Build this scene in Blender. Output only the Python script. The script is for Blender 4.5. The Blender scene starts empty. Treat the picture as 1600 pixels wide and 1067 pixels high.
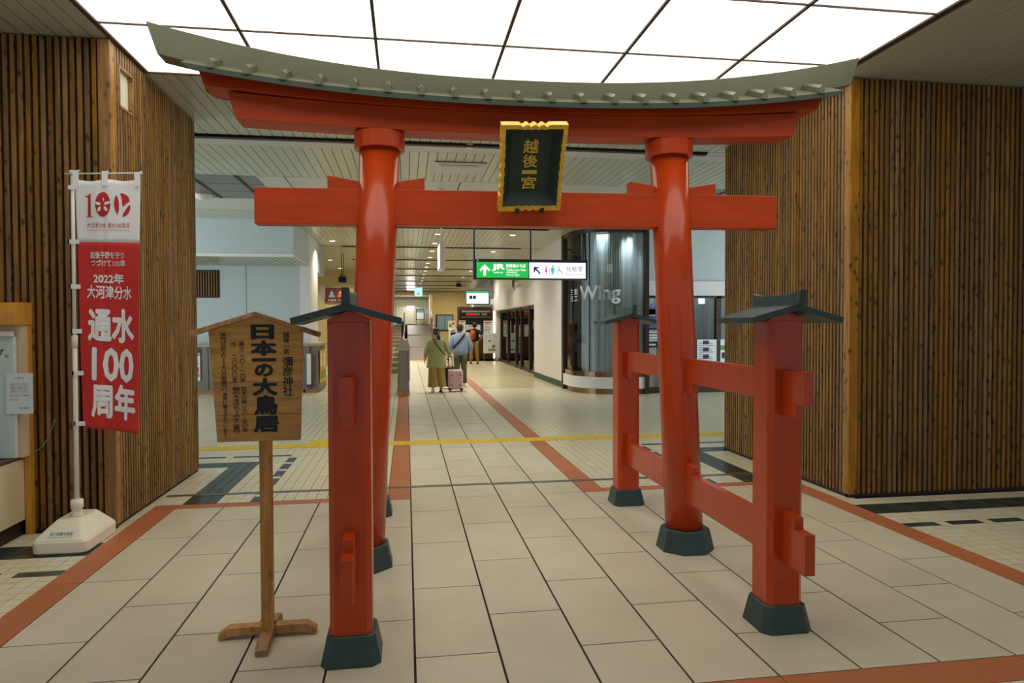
import bpy, bmesh, math, random
from mathutils import Vector, Matrix, Euler
import numpy as np
random.seed(7)
SC = bpy.context.scene
COL = SC.collection
PI = math.pi

# ------------------------------------------------------------------ camera, world, exposure
cam_d = bpy.data.cameras.new('camera'); cam = bpy.data.objects.new('camera', cam_d); COL.objects.link(cam)
cam_d.sensor_width = 36.0; cam_d.lens = 36.0*1072.49/1600; cam_d.clip_start = .05; cam_d.clip_end = 300
cam.matrix_world = Matrix.Translation((0, 0, 1.62)) @ Matrix.Rotation(-.1525945, 4, 'Z') @ Matrix.Rotation(PI/2-.02322606, 4, 'X') @ Matrix.Rotation(-.00347573, 4, 'Z')
SC.camera = cam
W = bpy.data.worlds.new('overcast_daylight'); SC.world = W; W.use_nodes = True
W.node_tree.nodes['Background'].inputs[0].default_value = (.80, .90, 1.0, 1)
W.node_tree.nodes['Background'].inputs[1].default_value = .43
SC.view_settings.view_transform = 'Standard'; SC.view_settings.look = 'None'
SC.view_settings.gamma = 1; SC.view_settings.exposure = 0.0; SC.view_settings.use_curve_mapping = False
PANEL_GLOW = 2.3       # luminous ceiling over the gate
DOWNLIGHT_W = 26.0       # each recessed ceiling light

def area_light(name, loc, size, power, color, rot=(0, 0, 0), shape='DISK', size_y=None, spread=PI):
    l = bpy.data.lights.new(name, 'AREA'); l.shape = shape; l.size = size; l.energy = power; l.color = color; l.spread = spread
    if size_y: l.size_y = size_y
    o = bpy.data.objects.new(name, l); COL.objects.link(o); o.location = loc; o.rotation_euler = rot
    return o

# ------------------------------------------------------------------ materials
def lin(h):
    h = h.lstrip('#'); c = [int(h[i:i+2], 16)/255 for i in (0, 2, 4)]
    return tuple(((v+.055)/1.055)**2.4 if v > .04045 else v/12.92 for v in c)+(1,)
def new_mat(name):
    m = bpy.data.materials.new(name); m.use_nodes = True
    nt = m.node_tree; b = nt.nodes['Principled BSDF']
    return m, nt, b
def N(nt, t, **k):
    n = nt.nodes.new(t)
    for a, v in k.items(): setattr(n, a, v)
    return n
def mat(name, c, rough=.5, metal=0, spec=.5, coat=0, var=.08, scale=6.0, bump=0, bscale=60, objvar=0, stretch=None, emit=None, es=0):
    m, nt, b = new_mat(name); L = nt.links.new
    col = lin(c) if isinstance(c, str) else c
    b.inputs['Roughness'].default_value = rough; b.inputs['Metallic'].default_value = metal
    b.inputs['Specular IOR Level'].default_value = spec; b.inputs['Coat Weight'].default_value = coat
    b.inputs['Coat Roughness'].default_value = .12
    tc = N(nt, 'ShaderNodeTexCoord'); mp = N(nt, 'ShaderNodeMapping'); L(tc.outputs['Object'], mp.inputs[0])
    if stretch: mp.inputs['Scale'].default_value = stretch
    ns = N(nt, 'ShaderNodeTexNoise'); ns.inputs['Scale'].default_value = scale; ns.inputs['Detail'].default_value = 5
    L(mp.outputs[0], ns.inputs['Vector'])
    hs = N(nt, 'ShaderNodeHueSaturation'); hs.inputs['Color'].default_value = col
    mr = N(nt, 'ShaderNodeMapRange'); mr.inputs['From Min'].default_value = .3; mr.inputs['From Max'].default_value = .7
    mr.inputs['To Min'].default_value = 1-var; mr.inputs['To Max'].default_value = 1+var
    L(ns.outputs['Fac'], mr.inputs['Value'])
    if objvar:
        oi = N(nt, 'ShaderNodeObjectInfo'); m2 = N(nt, 'ShaderNodeMapRange')
        m2.inputs['To Min'].default_value = 1-objvar; m2.inputs['To Max'].default_value = 1+objvar
        L(oi.outputs['Random'], m2.inputs['Value'])
        mu = N(nt, 'ShaderNodeMath', operation='MULTIPLY'); L(mr.outputs[0], mu.inputs[0]); L(m2.outputs[0], mu.inputs[1]); L(mu.outputs[0], hs.inputs['Value'])
    else: L(mr.outputs[0], hs.inputs['Value'])
    L(hs.outputs[0], b.inputs['Base Color'])
    if bump:
        n2 = N(nt, 'ShaderNodeTexNoise'); n2.inputs['Scale'].default_value = bscale; L(mp.outputs[0], n2.inputs['Vector'])
        bp = N(nt, 'ShaderNodeBump'); bp.inputs['Strength'].default_value = bump; bp.inputs['Distance'].default_value = .002
        L(n2.outputs['Fac'], bp.inputs['Height']); L(bp.outputs[0], b.inputs['Normal'])
    if emit:
        b.inputs['Emission Color'].default_value = lin(emit) if isinstance(emit, str) else emit; b.inputs['Emission Strength'].default_value = es
    return m
def wood_mat(name, cols, rough=.5, axis='z', knots=True, objvar=True, gscale=1.0, knot_amt=.8, zs=1.0):
    """boards with long grain, dark knots and a tone of their own per object"""
    m, nt, b = new_mat(name); L = nt.links.new
    b.inputs['Roughness'].default_value = rough
    tc = N(nt, 'ShaderNodeTexCoord'); oi = N(nt, 'ShaderNodeObjectInfo')
    va = N(nt, 'ShaderNodeVectorMath', operation='ADD'); sc = N(nt, 'ShaderNodeVectorMath', operation='SCALE'); 
    cx = N(nt, 'ShaderNodeCombineXYZ'); [L(oi.outputs['Random'], cx.inputs[i]) for i in range(3)]
    L(cx.outputs[0], sc.inputs[0]); sc.inputs['Scale'].default_value = 37 if objvar else 0
    L(tc.outputs['Object'], va.inputs[0]); L(sc.outputs[0], va.inputs[1])
    st = {'z': (9, 9, .7*zs), 'x': (.7, 9, 9), 'y': (9, .7, 9)}[axis]; kt = {'z': (1.6, 1.6, .95*zs), 'x': (.42, 1.6, 1.6), 'y': (1.6, .42, 1.6)}[axis]
    mp = N(nt, 'ShaderNodeMapping'); mp.inputs['Scale'].default_value = tuple(v*gscale for v in st); L(va.outputs[0], mp.inputs[0])
    ns = N(nt, 'ShaderNodeTexNoise'); ns.inputs['Scale'].default_value = 4; ns.inputs['Detail'].default_value = 6; ns.inputs['Distortion'].default_value = .6
    L(mp.outputs[0], ns.inputs['Vector'])
    cr = N(nt, 'ShaderNodeValToRGB'); e = cr.color_ramp.elements
    e[0].position = .3; e[0].color = lin(cols[0]); e[1].position = .7; e[1].color = lin(cols[1]); L(ns.outputs['Fac'], cr.inputs[0])
    last = cr.outputs[0]
    if objvar:
        hs = N(nt, 'ShaderNodeHueSaturation'); r1 = N(nt, 'ShaderNodeMapRange'); r1.inputs['To Min'].default_value = .72; r1.inputs['To Max'].default_value = 1.2
        wn = N(nt, 'ShaderNodeTexWhiteNoise', noise_dimensions='1D'); L(oi.outputs['Random'], wn.inputs['W'])
        L(wn.outputs['Value'], r1.inputs['Value']); L(r1.outputs[0], hs.inputs['Value'])
        r2 = N(nt, 'ShaderNodeMapRange'); r2.inputs['To Min'].default_value = .88; r2.inputs['To Max'].default_value = 1.15
        L(oi.outputs['Random'], r2.inputs['Value']); L(r2.outputs[0], hs.inputs['Saturation']); L(last, hs.inputs['Color']); last = hs.outputs[0]
    if knots:
        mk = N(nt, 'ShaderNodeMapping'); mk.inputs['Scale'].default_value = kt; L(va.outputs[0], mk.inputs[0])
        vo = N(nt, 'ShaderNodeTexVoronoi'); vo.inputs['Scale'].default_value = 9; L(mk.outputs[0], vo.inputs['Vector'])
        kr = N(nt, 'ShaderNodeMapRange'); kr.inputs['From Min'].default_value = .14; kr.inputs['From Max'].default_value = .30
        kr.inputs['To Min'].default_value = knot_amt; kr.inputs['To Max'].default_value = 0; L(vo.outputs['Distance'], kr.inputs['Value'])
        n3 = N(nt, 'ShaderNodeTexNoise'); n3.inputs['Scale'].default_value = 3; L(va.outputs[0], n3.inputs['Vector'])
        k3 = N(nt, 'ShaderNodeMapRange'); k3.inputs['From Min'].default_value = .40; k3.inputs['From Max'].default_value = .50; L(n3.outputs['Fac'], k3.inputs['Value'])
        km = N(nt, 'ShaderNodeMath', operation='MULTIPLY'); L(kr.outputs[0], km.inputs[0]); L(k3.outputs[0], km.inputs[1])
        mx = N(nt, 'ShaderNodeMixRGB'); mx.inputs[2].default_value = lin('#2a1608'); L(km.outputs[0], mx.inputs[0]); L(last, mx.inputs[1]); last = mx.outputs[0]
    L(last, b.inputs['Base Color'])
    bp = N(nt, 'ShaderNodeBump'); bp.inputs['Strength'].default_value = .25; bp.inputs['Distance'].default_value = .002
    L(ns.outputs['Fac'], bp.inputs['Height']); L(bp.outputs[0], b.inputs['Normal'])
    return m
def tile_mat(name, cols, rough, cell=.098, speck=.05):
    """every small tile takes its own tone: white noise on the tile lattice"""
    m, nt, b = new_mat(name); L = nt.links.new
    b.inputs['Roughness'].default_value = rough
    g = N(nt, 'ShaderNodeNewGeometry'); dv = N(nt, 'ShaderNodeVectorMath', operation='SNAP'); dv.inputs[1].default_value = (cell, cell, 10)
    ad = N(nt, 'ShaderNodeVectorMath', operation='ADD'); ad.inputs[1].default_value = (.0, .0, 5)
    L(g.outputs['Position'], ad.inputs[0]); L(ad.outputs[0], dv.inputs[0])
    wn = N(nt, 'ShaderNodeTexWhiteNoise', noise_dimensions='3D'); L(dv.outputs[0], wn.inputs['Vector'])
    cr = N(nt, 'ShaderNodeValToRGB'); el = cr.color_ramp.elements
    el[0].color = lin(cols[0]); el[1].color = lin(cols[-1])
    for i, c in enumerate(cols[1:-1]): el.new((i+1)/(len(cols)-1)).color = lin(c)
    L(wn.outputs['Value'], cr.inputs[0]); 
    ns = N(nt, 'ShaderNodeTexNoise'); ns.inputs['Scale'].default_value = 90; L(g.outputs['Position'], ns.inputs['Vector'])
    hs = N(nt, 'ShaderNodeHueSaturation'); mr = N(nt, 'ShaderNodeMapRange'); mr.inputs['To Min'].default_value = 1-speck; mr.inputs['To Max'].default_value = 1+speck
    L(ns.outputs['Fac'], mr.inputs['Value']); L(mr.outputs[0], hs.inputs['Value']); L(cr.outputs[0], hs.inputs['Color']); L(hs.outputs[0], b.inputs['Base Color'])
    return m
def stone_mat(name, c, rough=.42, ov=.035, sp=.16, cloud=.06):
    m, nt, b = new_mat(name); L = nt.links.new
    b.inputs['Roughness'].default_value = rough
    g = N(nt, 'ShaderNodeNewGeometry'); oi = N(nt, 'ShaderNodeObjectInfo')
    n1 = N(nt, 'ShaderNodeTexNoise'); n1.inputs['Scale'].default_value = 260; n1.inputs['Detail'].default_value = 3; L(g.outputs['Position'], n1.inputs['Vector'])
    n2 = N(nt, 'ShaderNodeTexNoise'); n2.inputs['Scale'].default_value = 2.2; n2.inputs['Detail'].default_value = 4; L(g.outputs['Position'], n2.inputs['Vector'])
    a = N(nt, 'ShaderNodeMapRange'); a.inputs['From Min'].default_value = .3; a.inputs['From Max'].default_value = .7; a.inputs['To Min'].default_value = 1-sp; a.inputs['To Max'].default_value = 1+sp; L(n1.outputs['Fac'], a.inputs['Value'])
    c2 = N(nt, 'ShaderNodeMapRange'); c2.inputs['From Min'].default_value = .3; c2.inputs['From Max'].default_value = .7; c2.inputs['To Min'].default_value = 1-cloud; c2.inputs['To Max'].default_value = 1+cloud; L(n2.outputs['Fac'], c2.inputs['Value'])
    d = N(nt, 'ShaderNodeMapRange'); d.inputs['To Min'].default_value = 1-ov; d.inputs['To Max'].default_value = 1+ov; L(oi.outputs['Random'], d.inputs['Value'])
    m1 = N(nt, 'ShaderNodeMath', operation='MULTIPLY'); L(a.outputs[0], m1.inputs[0]); L(c2.outputs[0], m1.inputs[1])
    m2 = N(nt, 'ShaderNodeMath', operation='MULTIPLY'); L(m1.outputs[0], m2.inputs[0]); L(d.outputs[0], m2.inputs[1])
    hs = N(nt, 'ShaderNodeHueSaturation'); hs.inputs['Color'].default_value = lin(c); L(m2.outputs[0], hs.inputs['Value']); L(hs.outputs[0], b.inputs['Base Color'])
    return m
def emis(name, c, s):
    m, nt, b = new_mat(name); nt.nodes.remove(b); e = N(nt, 'ShaderNodeEmission')
    e.inputs[0].default_value = lin(c) if isinstance(c, str) else c; e.inputs[1].default_value = s
    nt.links.new(e.outputs[0], nt.nodes['Material Output'].inputs[0]); return m

M = {}
M['red'] = mat('vermilion_paint', '#be400e', .30, spec=.35, coat=.3, var=.10, scale=3, bump=.12, bscale=25, stretch=(3, 3, .8))
M['red_beam'] = mat('vermilion_beam_paint', '#be4212', .42, spec=.25, coat=.05, var=.12, scale=4, bump=.25, bscale=18, stretch=(.8, 4, 4))
M['green'] = mat('dark_green_paint', '#2f4645', .45, var=.08, scale=8, bump=.1)
M['roofgreen'] = mat('olive_green_paint', '#585b42', .34, spec=.6, var=.08, scale=6, bump=.15, bscale=30)
M['fascia_shade'] = mat('roof_edge_shade', '#38463a', .5, var=.08)  # roof green darkened to paint in the shade on the front edge
M['gold'] = mat('gold_paint', '#e8b93c', .38, metal=.25, var=.15, scale=20, bump=.2, bscale=40)
M['goldtext'] = mat('gold_lettering', '#e8c83c', .5, var=.05)
M['plaque'] = mat('plaque_green', '#2c3f38', .6, var=.1, scale=10)
M['iron'] = mat('black_iron', '#1c1a18', .5, var=.1)
M['slat'] = wood_mat('slatted_cedar', ('#664820', '#986f36'), .5, zs=3.87)
M['slatback'] = mat('dark_backing_board', '#2a160c', .8, var=.15, scale=5)
M['corner'] = wood_mat('corner_board', ('#80592a', '#b0803e'), .5, zs=3.87)
M['signwood'] = wood_mat('sign_board_wood', ('#a67a46', '#c49a60'), .5, axis='x', knots=True, knot_amt=.35)
M['signpost'] = wood_mat('sign_post_wood', ('#9c7040', '#c49660'), .55, axis='z', knots=True, knot_amt=.35)
M['ink'] = mat('black_lettering', '#15151c', .6, var=.05)
M['ink_faint'] = mat('faded_lettering', '#4a3418', .7, var=.2, scale=30)
M['stone'] = stone_mat('paving_stone', '#d0c7b1')
M['orange'] = stone_mat('terracotta_border', '#bb6f47', .45, ov=.05)
M['tile'] = tile_mat('cream_floor_tile', ('#e0d8ba', '#e8e0c6', '#dcd3b4', '#e4dbbe'), .28)
M['tiledark'] = tile_mat('dark_floor_tile', ('#26322f', '#3a4b45', '#2c3b3c', '#45564d', '#1f2b2e', '#36453f'), .25)
M['grout'] = mat('grout', '#2e2420', .9, var=.1)
M['tactile'] = mat('yellow_tactile_tile', '#e8c42c', .5, var=.08, objvar=.05)
M['steel'] = mat('brushed_steel', '#8f9190', .35, metal=.9, var=.1, scale=20, stretch=(.5, 20, 20))
M['ceil'] = mat('ceiling_strip', '#b6baa6', .28, var=.02, objvar=.015)
M['ceilgap'] = mat('ceiling_gap', '#3a3428', .8)
M['ceilplain'] = mat('plain_ceiling_board', '#c2c3ba', .4, var=.02)
M['slot'] = mat('dark_ceiling_slot', '#1f1512', .5)
M['darkpanel'] = mat('dark_ceiling_panel', '#6d6f6a', .35, var=.04)
M['wallcool'] = mat('pale_wall_panel', '#bcc8c8', .55, var=.02)
M['wallwhite'] = mat('white_wall', '#e0dedb', .6, var=.02)
M['wallcream'] = mat('cream_wall', '#c9b684', .7, var=.03)
M['wallbeige'] = mat('pale_door_wall', '#d6d3c0', .6, var=.02)
M['white'] = mat('white_plastic', '#e6e3dc', .35, var=.02)
M['base_plastic'] = mat('cream_plastic', '#f0ead4', .35, var=.02)
M['black'] = mat('black_plastic', '#101012', .4)
M['brownframe'] = mat('bronze_frame', '#3d3026', .4, metal=.4)
M['bronze'] = mat('polished_brown_metal', '#8a7358', .12, metal=.9)
M['flagwhite'] = mat('white_cloth', '#f3f5f7', .8, var=.03)
M['flagred'] = mat('red_cloth', '#d0302c', .75, var=.04)
M['logored'] = mat('logo_red', '#c43034', .8)
M['panel'] = emis('luminous_panel', (1.0, .94, .82, 1), PANEL_GLOW)
M['lamp'] = emis('downlight_glow', '#fff2d8', 7)
M['frame_dark'] = mat('panel_divider', '#4a3426', .6)
M['kiosk'] = mat('cream_laminate', '#d9c7a4', .5, var=.03)
M['kioskwood'] = wood_mat('kiosk_plywood', ('#c8892c', '#dba042'), .45, knots=False, objvar=False)
M['paper'] = mat('white_paper', '#dfe6ea', .6, var=.02)
M['green_lit'] = emis('green_lit_sign', '#2fc455', 1.0)
M['white_lit'] = emis('white_lit_sign', '#f2f8ff', 1.35)
M['pict_white'] = emis('white_pictogram', '#f4fff6', 1.25)
M['pict_blue'] = emis('navy_pictogram', '#2a2f86', .5)
M['pict_pink'] = emis('pink_pictogram', '#e36aa0', .9)
M['pict_cyan'] = emis('cyan_pictogram', '#3fd0d8', .9)
M['pict_grey'] = emis('grey_pictogram', '#8a96a8', .8)
M['exit_lit'] = emis('exit_sign_glow', '#8affd0', 2.2)
M['navy'] = mat('navy_sign_case', '#1b2a5a', .4)
M['greencase'] = mat('green_sign_case', '#173a2a', .4)
M['parapet'] = wood_mat('grey_wood_parapet', ('#6b6258', '#8a8074'), .5, knots=False, objvar=False)
M['cap'] = mat('beige_cap', '#a89c7c', .5)
M['greenbase'] = mat('green_skirting', '#2f4a36', .5)

# ------------------------------------------------------------------ mesh helpers
class MB:
    def __init__(s): s.v = []; s.f = []; s.mi = []; s.smooth = []
    def add(s, vs, fs, mi=0, sm=False):
        n = len(s.v); s.v += [tuple(v) for v in vs]; s.f += [tuple(i+n for i in f) for f in fs]; s.mi += [mi]*len(fs); s.smooth += [sm]*len(fs); return s
    def box(s, x0, x1, y0, y1, z0, z1, mi=0):
        return s.add([(x0, y0, z0), (x1, y0, z0), (x1, y1, z0), (x0, y1, z0), (x0, y0, z1), (x1, y0, z1), (x1, y1, z1), (x0, y1, z1)],
                     [(0, 3, 2, 1), (4, 5, 6, 7), (0, 1, 5, 4), (1, 2, 6, 5), (2, 3, 7, 6), (3, 0, 4, 7)], mi)
    def bbox(s, x0, x1, y0, y1, z0, z1, c=.004, mi=0):
        """box with chamfered long edges all round (frustum caps)"""
        r = [(x0+c, y0, x1-c, y1)]
        P = [(x0+c, y0), (x1-c, y0), (x1, y0+c), (x1, y1-c), (x1-c, y1), (x0+c, y1), (x0, y1-c), (x0, y0+c)]
        cx, cy = (x0+x1)/2, (y0+y1)/2
        kx, ky = 1-2*c/(x1-x0), 1-2*c/(y1-y0)
        I = [(cx+(x-cx)*kx, cy+(y-cy)*ky) for x, y in P]
        return s.rings([[(x, y, z0) for x, y in I], [(x, y, z0+c) for x, y in P], [(x, y, z1-c) for x, y in P], [(x, y, z1) for x, y in I]], mi)
    def rings(s, R, mi=0, sm=False, cap=True, closed=True):
        n = len(R[0]); vs = [p for r in R for p in r]; fs = []
        for k in range(len(R)-1):
            for i in range(n if closed else n-1):
                j = (i+1) % n; fs.append((k*n+i, k*n+j, (k+1)*n+j, (k+1)*n+i))
        s.add(vs, fs, mi, sm)
        if cap: s.add(R[0], [tuple(range(n))[::-1]], mi); s.add(R[-1], [tuple(range(n))], mi)
        return s
    def prism(s, poly, y0, y1, mi=0):
        """polygon in XZ extruded along Y"""
        return s.rings([[(x, y1, z) for x, z in poly], [(x, y0, z) for x, z in poly]], mi)
    def prismx(s, poly, x0, x1, mi=0):
        return s.rings([[(x0, y, z) for y, z in poly], [(x1, y, z) for y, z in poly]], mi)
    def prismz(s, poly, z0, z1, mi=0):
        return s.rings([[(x, y, z0) for x, y in poly], [(x, y, z1) for x, y in poly]], mi)
    def cyl(s, p0, p1, r0, r1=None, n=16, mi=0, sm=True):
        r1 = r0 if r1 is None else r1; p0 = Vector(p0); p1 = Vector(p1); d = (p1-p0).normalized()
        a = d.orthogonal().normalized(); b = d.cross(a)
        R = [[tuple(p+a*math.cos(t)*r+b*math.sin(t)*r) for t in [2*PI*i/n for i in range(n)]] for p, r in ((p0, r0), (p1, r1))]
        return s.rings(R, mi, sm)
    def tube(s, pts, r, n=8, mi=0):
        pts = [Vector(p) for p in pts]; R = []; a = None
        for i, p in enumerate(pts):
            d = (pts[min(i+1, len(pts)-1)]-pts[max(i-1, 0)]).normalized()
            if a is None: a = d.orthogonal().normalized()
            a = (a-d*a.dot(d)).normalized(); b = d.cross(a)
            R.append([tuple(p+a*math.cos(t)*r+b*math.sin(t)*r) for t in [2*PI*k/n for k in range(n)]])
        return s.rings(R, mi, True)
    def lathe(s, prof, c=(0, 0, 0), n=24, mi=0, sm=True, sx=1, sy=1):
        R = [[(c[0]+math.cos(2*PI*i/n)*r*sx, c[1]+math.sin(2*PI*i/n)*r*sy, c[2]+z) for i in range(n)] for r, z in prof]
        return s.rings(R, mi, sm)
    def mesh(s, name, mats, off=(0, 0, 0)):
        me = bpy.data.meshes.new(name)
        me.from_pydata([(x-off[0], y-off[1], z-off[2]) for x, y, z in s.v], [], s.f)
        for m in mats: me.materials.append(m)
        me.polygons.foreach_set('material_index', s.mi); me.polygons.foreach_set('use_smooth', s.smooth)
        me.update(); bm = bmesh.new(); bm.from_mesh(me); bmesh.ops.remove_doubles(bm, verts=bm.verts, dist=1e-5); bmesh.ops.recalc_face_normals(bm, faces=bm.faces)
        bm.to_mesh(me); bm.free(); return me
def props(o, label=None, cat=None, group=None, kind=None):
    for k, v in (('label', label), ('category', cat), ('group', group), ('kind', kind)):
        if v: o[k] = v
    return o
def wloc(o):
    p = Vector((0, 0, 0))
    while o: p = p+o.location; o = o.parent
    return p
def obj(name, mb, m, parent=None, local=False, bevel=0, **k):
    """mb in world coordinates (or the parent's when local); parents here carry no rotation unless local"""
    ms = m if isinstance(m, (list, tuple)) else [m]
    off = (0, 0, 0) if (parent is None or local) else tuple(wloc(parent))
    me = mb.mesh(name, ms, off) if isinstance(mb, MB) else mb
    o = bpy.data.objects.new(name, me); COL.objects.link(o)
    if parent: o.parent = parent
    if bevel:
        b = o.modifiers.new('bevel', 'BEVEL'); b.width = bevel; b.segments = 2; b.limit_method = 'ANGLE'; b.angle_limit = .7
    return props(o, **k)
def empty(name, loc, rot=(0, 0, 0), **k):
    o = bpy.data.objects.new(name, None); COL.objects.link(o); o.location = loc; o.rotation_euler = rot; o.empty_display_size = .1
    return props(o, **k)
def copy_tree(o, parent=None):
    c = o.copy(); COL.objects.link(c); c.parent = parent
    for ch in list(o.children): copy_tree(ch, c)
    return c
def text_mesh(body, bold=0.0, spacing=1.0, line=1.0, char=1.0, extr=0.0):
    cu = bpy.data.curves.new('lettering', 'FONT'); cu.body = body; cu.offset = bold; cu.space_line = line; cu.space_character = char; cu.align_x = 'CENTER'
    cu.resolution_u = 2; cu.extrude = extr
    o = bpy.data.objects.new('lettering', cu); COL.objects.link(o); bpy.context.view_layer.update()
    dg = bpy.context.evaluated_depsgraph_get(); me = bpy.data.meshes.new_from_object(o.evaluated_get(dg)); bpy.data.objects.remove(o); bpy.data.curves.remove(cu)
    return me
def lettering(name, body, x0, x1, z0, z1, y, m, parent=None, bold=0.0, vertical=False, local=False, fn=None, rotz=None, **k):
    """text fitted to the box x0..x1, z0..z1 on the plane Y=y, read from -Y; fn maps (x,y,z) further"""
    if vertical: body = '\n'.join(body)
    me = text_mesh(body, 0, line=.95 if vertical else 1.0)
    if bold:
        bm = bmesh.new(); bm.from_mesh(me); bm.verts.ensure_lookup_table(); n0 = len(bm.verts)
        for q, (dx, dy) in enumerate(((1, 0), (-1, 0), (0, 1), (0, -1), (.7, .7), (-.7, .7), (.7, -.7), (-.7, -.7))):
            b2 = bmesh.ops.duplicate(bm, geom=bm.verts[:n0]+[e for e in bm.edges if e.verts[0].index < n0]+[f for f in bm.faces if f.verts[0].index < n0] if q < 0 else list(g0) if q else (g0 := bm.verts[:]+bm.edges[:]+bm.faces[:]))
            for v in b2['geom']:
                if isinstance(v, bmesh.types.BMVert): v.co.x += dx*bold; v.co.y += dy*bold; v.co.z += .0004*(q+1)
        bm.to_mesh(me); bm.free()
    n = len(me.vertices); co = np.empty(n*3); me.vertices.foreach_get('co', co); co = co.reshape(-1, 3)
    mn, mx = co[:, :2].min(0), co[:, :2].max(0); sp = np.maximum(mx-mn, 1e-6)
    X = x0+(co[:, 0]-mn[0])/sp[0]*(x1-x0); Z = z0+(co[:, 1]-mn[1])/sp[1]*(z1-z0); Y = y-co[:, 2]*.2
    P = np.stack([X, Y, Z], 1)
    if fn: P = np.array([fn(*p) for p in P])
    if parent is not None and not local: P = P-np.array(wloc(parent))
    me.vertices.foreach_set('co', P.reshape(-1)); me.materials.clear(); me.materials.append(m); me.update(); me.name = name
    o = bpy.data.objects.new(name, me); COL.objects.link(o)
    if parent is not None: o.parent = parent
    return props(o, **k)
def chamf(cx, cy, hx, hy, c):
    return [(cx-hx+c, cy-hy), (cx+hx-c, cy-hy), (cx+hx, cy-hy+c), (cx+hx, cy+hy-c), (cx+hx-c, cy+hy), (cx-hx+c, cy+hy), (cx-hx, cy+hy-c), (cx-hx, cy-hy+c)]
def ellipse(cx, cz, rx, rz, n=24, a0=0, rot=0):
    P = []
    for i in range(n):
        t = 2*PI*i/n+a0; x, z = rx*math.cos(t), rz*math.sin(t)
        P.append((cx+x*math.cos(rot)-z*math.sin(rot), cz+x*math.sin(rot)+z*math.cos(rot)))
    return P

# ================================================================== SETTING: floor
PX0, PW, PL = .030, .4155, .887
floor = obj('floor', MB().box(-10, 15, -4, 47, -.10, -.006), M['grout'], kind='structure')
unit = MB().box(-.5, .5, -.5, .5, -.012, 0).mesh('tile_unit', [M['tile']])
def piece(name, base, x0, x1, y0, y1, m, parent=floor, z=0.0):
    me = base
    o = bpy.data.objects.new(name, me); COL.objects.link(o); o.parent = parent
    o.location = ((x0+x1)/2, (y0+y1)/2, z); o.scale = (x1-x0, y1-y0, 1)
    return o
ustone = MB().box(-.5, .5, -.5, .5, -.012, 0).mesh('stone_unit', [M['stone']])
uorange = MB().box(-.5, .5, -.5, .5, -.012, 0).mesh('border_unit', [M['orange']])
udark = MB().box(-.5, .5, -.5, .5, -.012, 0).mesh('dark_unit', [M['tiledark']])
utact = MB().box(-.5, .5, -.5, .5, -.010, .003).mesh('tactile_unit', [M['tactile']])
Y0R, Y1R = 2.905, 6.455
GX, GY = .006, .0045
for n in range(-5, 9):
    x0, x1 = PX0+n*PW+GX, PX0+(n+1)*PW-GX
    yend = 31.2 if 0 <= n <= 3 else Y1R
    y = 3.345-PL if n % 2 == 0 else 2.905
    while y < yend-.01:
        a, b = max(y, Y0R), min(y+PL, yend)
        if b-a > .02: piece('paving_stone', ustone, x0, x1, a+GY, b-GY, 0)
        y += PL
XL, XR = PX0-5*PW, PX0+9*PW
for x0, x1 in ((XL-.205, XL), (XR, XR+.195)):
    y = 2.905
    while y < 6.59:
        b = min(y+PL, 6.59)
        piece('border_tile', uorange, x0+.002, x1-GX*0-.002, y+.002, b-.002, 0); y += PL
# near and far cross bands
x = PX0-5*PW
while x < XR-.01:
    piece('border_tile', uorange, x+.002, x+3*PW-.002 if x+3*PW < XR else XR-.002, 2.70, 2.902, 0)
    x += 3*PW
for a, b in ((XL, XL+PW), (XL+PW, XL+3*PW), (XL+3*PW, -.182), (1.91, PX0+7*PW), (PX0+7*PW, XR)):
    piece('border_tile', uorange, a+.002, b-.002, 6.458, 6.588, 0)
for x0, x1 in ((-.178, PX0-.003), (PX0+4*PW+.003, 1.905)):
    y = 6.458
    while y < 31:
        piece('border_tile', uorange, x0, x1, y+.002, min(y+PL, 31.2)-.002, 0); y += PL
# steel drain channel with a slotted top
ch = MB().box(-2.27, 4.03, 6.912, 6.985, -.01, .003)
obj('drain_channel', ch, M['steel'], floor)
# tactile strip
k = 0; x = -6.0
while x < 8.4:
    piece('tactile_tile', utact, x+.003, x+.297, 9.43, 9.727, 0); x += .3
for xx in (-1.35, -1.05, -.75):
    piece('tactile_tile', utact, xx+.003, xx+.297, 9.73, 10.027, 0)
# small tiles
T = .098
light, dark = [], []
def lattice(x0, x1, y0, y1, px, py, isdark):
    i0 = math.floor((x0-px)/T); i1 = math.ceil((x1-px)/T); j0 = math.floor((y0-py)/T); j1 = math.ceil((y1-py)/T)
    for i in range(i0, i1):
        for j in range(j0, j1):
            a, b = max(px+i*T, x0), min(px+(i+1)*T, x1); c, d = max(py+j*T, y0), min(py+(j+1)*T, y1)
            if b-a < .012 or d-c < .012: continue
            (dark if isdark((a+b)/2, (c+d)/2) else light).append((a+.0028, b-.0028, c+.0028, d-.0028))
def dk_far(sgn):
    def f(x, y):
        u = x if sgn < 0 else 1.70-x          # mirrored about the gate
        if -2.03 < u < -1.736 and y < 8.56: return True
        if u < -1.736 and 8.27 < y < 8.56: return True
        if -1.442 < u < -1.344 and y < 8.76: return int(math.floor((8.76-y)/T)) % 4 != 3
        if 8.86 < y < 8.95: return u < -2.23 or -2.13 < u < -1.442
        return False
    return f
def dk_near(y0, yd, xr, s):
    def f(x, y):
        if y0 < y < y0+3*T: return True
        if yd < y < yd+T: return int(math.floor(s*(x-xr)/T)) % 4 != 3
        return False
    return f
lattice(-9.5, -.182, 6.592, 9.426, -1.736, 8.56-20*T, dk_far(-1))
lattice(1.909, 9.5, 6.592, 9.426, 1.70+1.736, 8.56-20*T, dk_far(1))
lattice(-6, -.182, 9.73, 17.5, -1.736, 9.73, lambda x, y: False)
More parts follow.
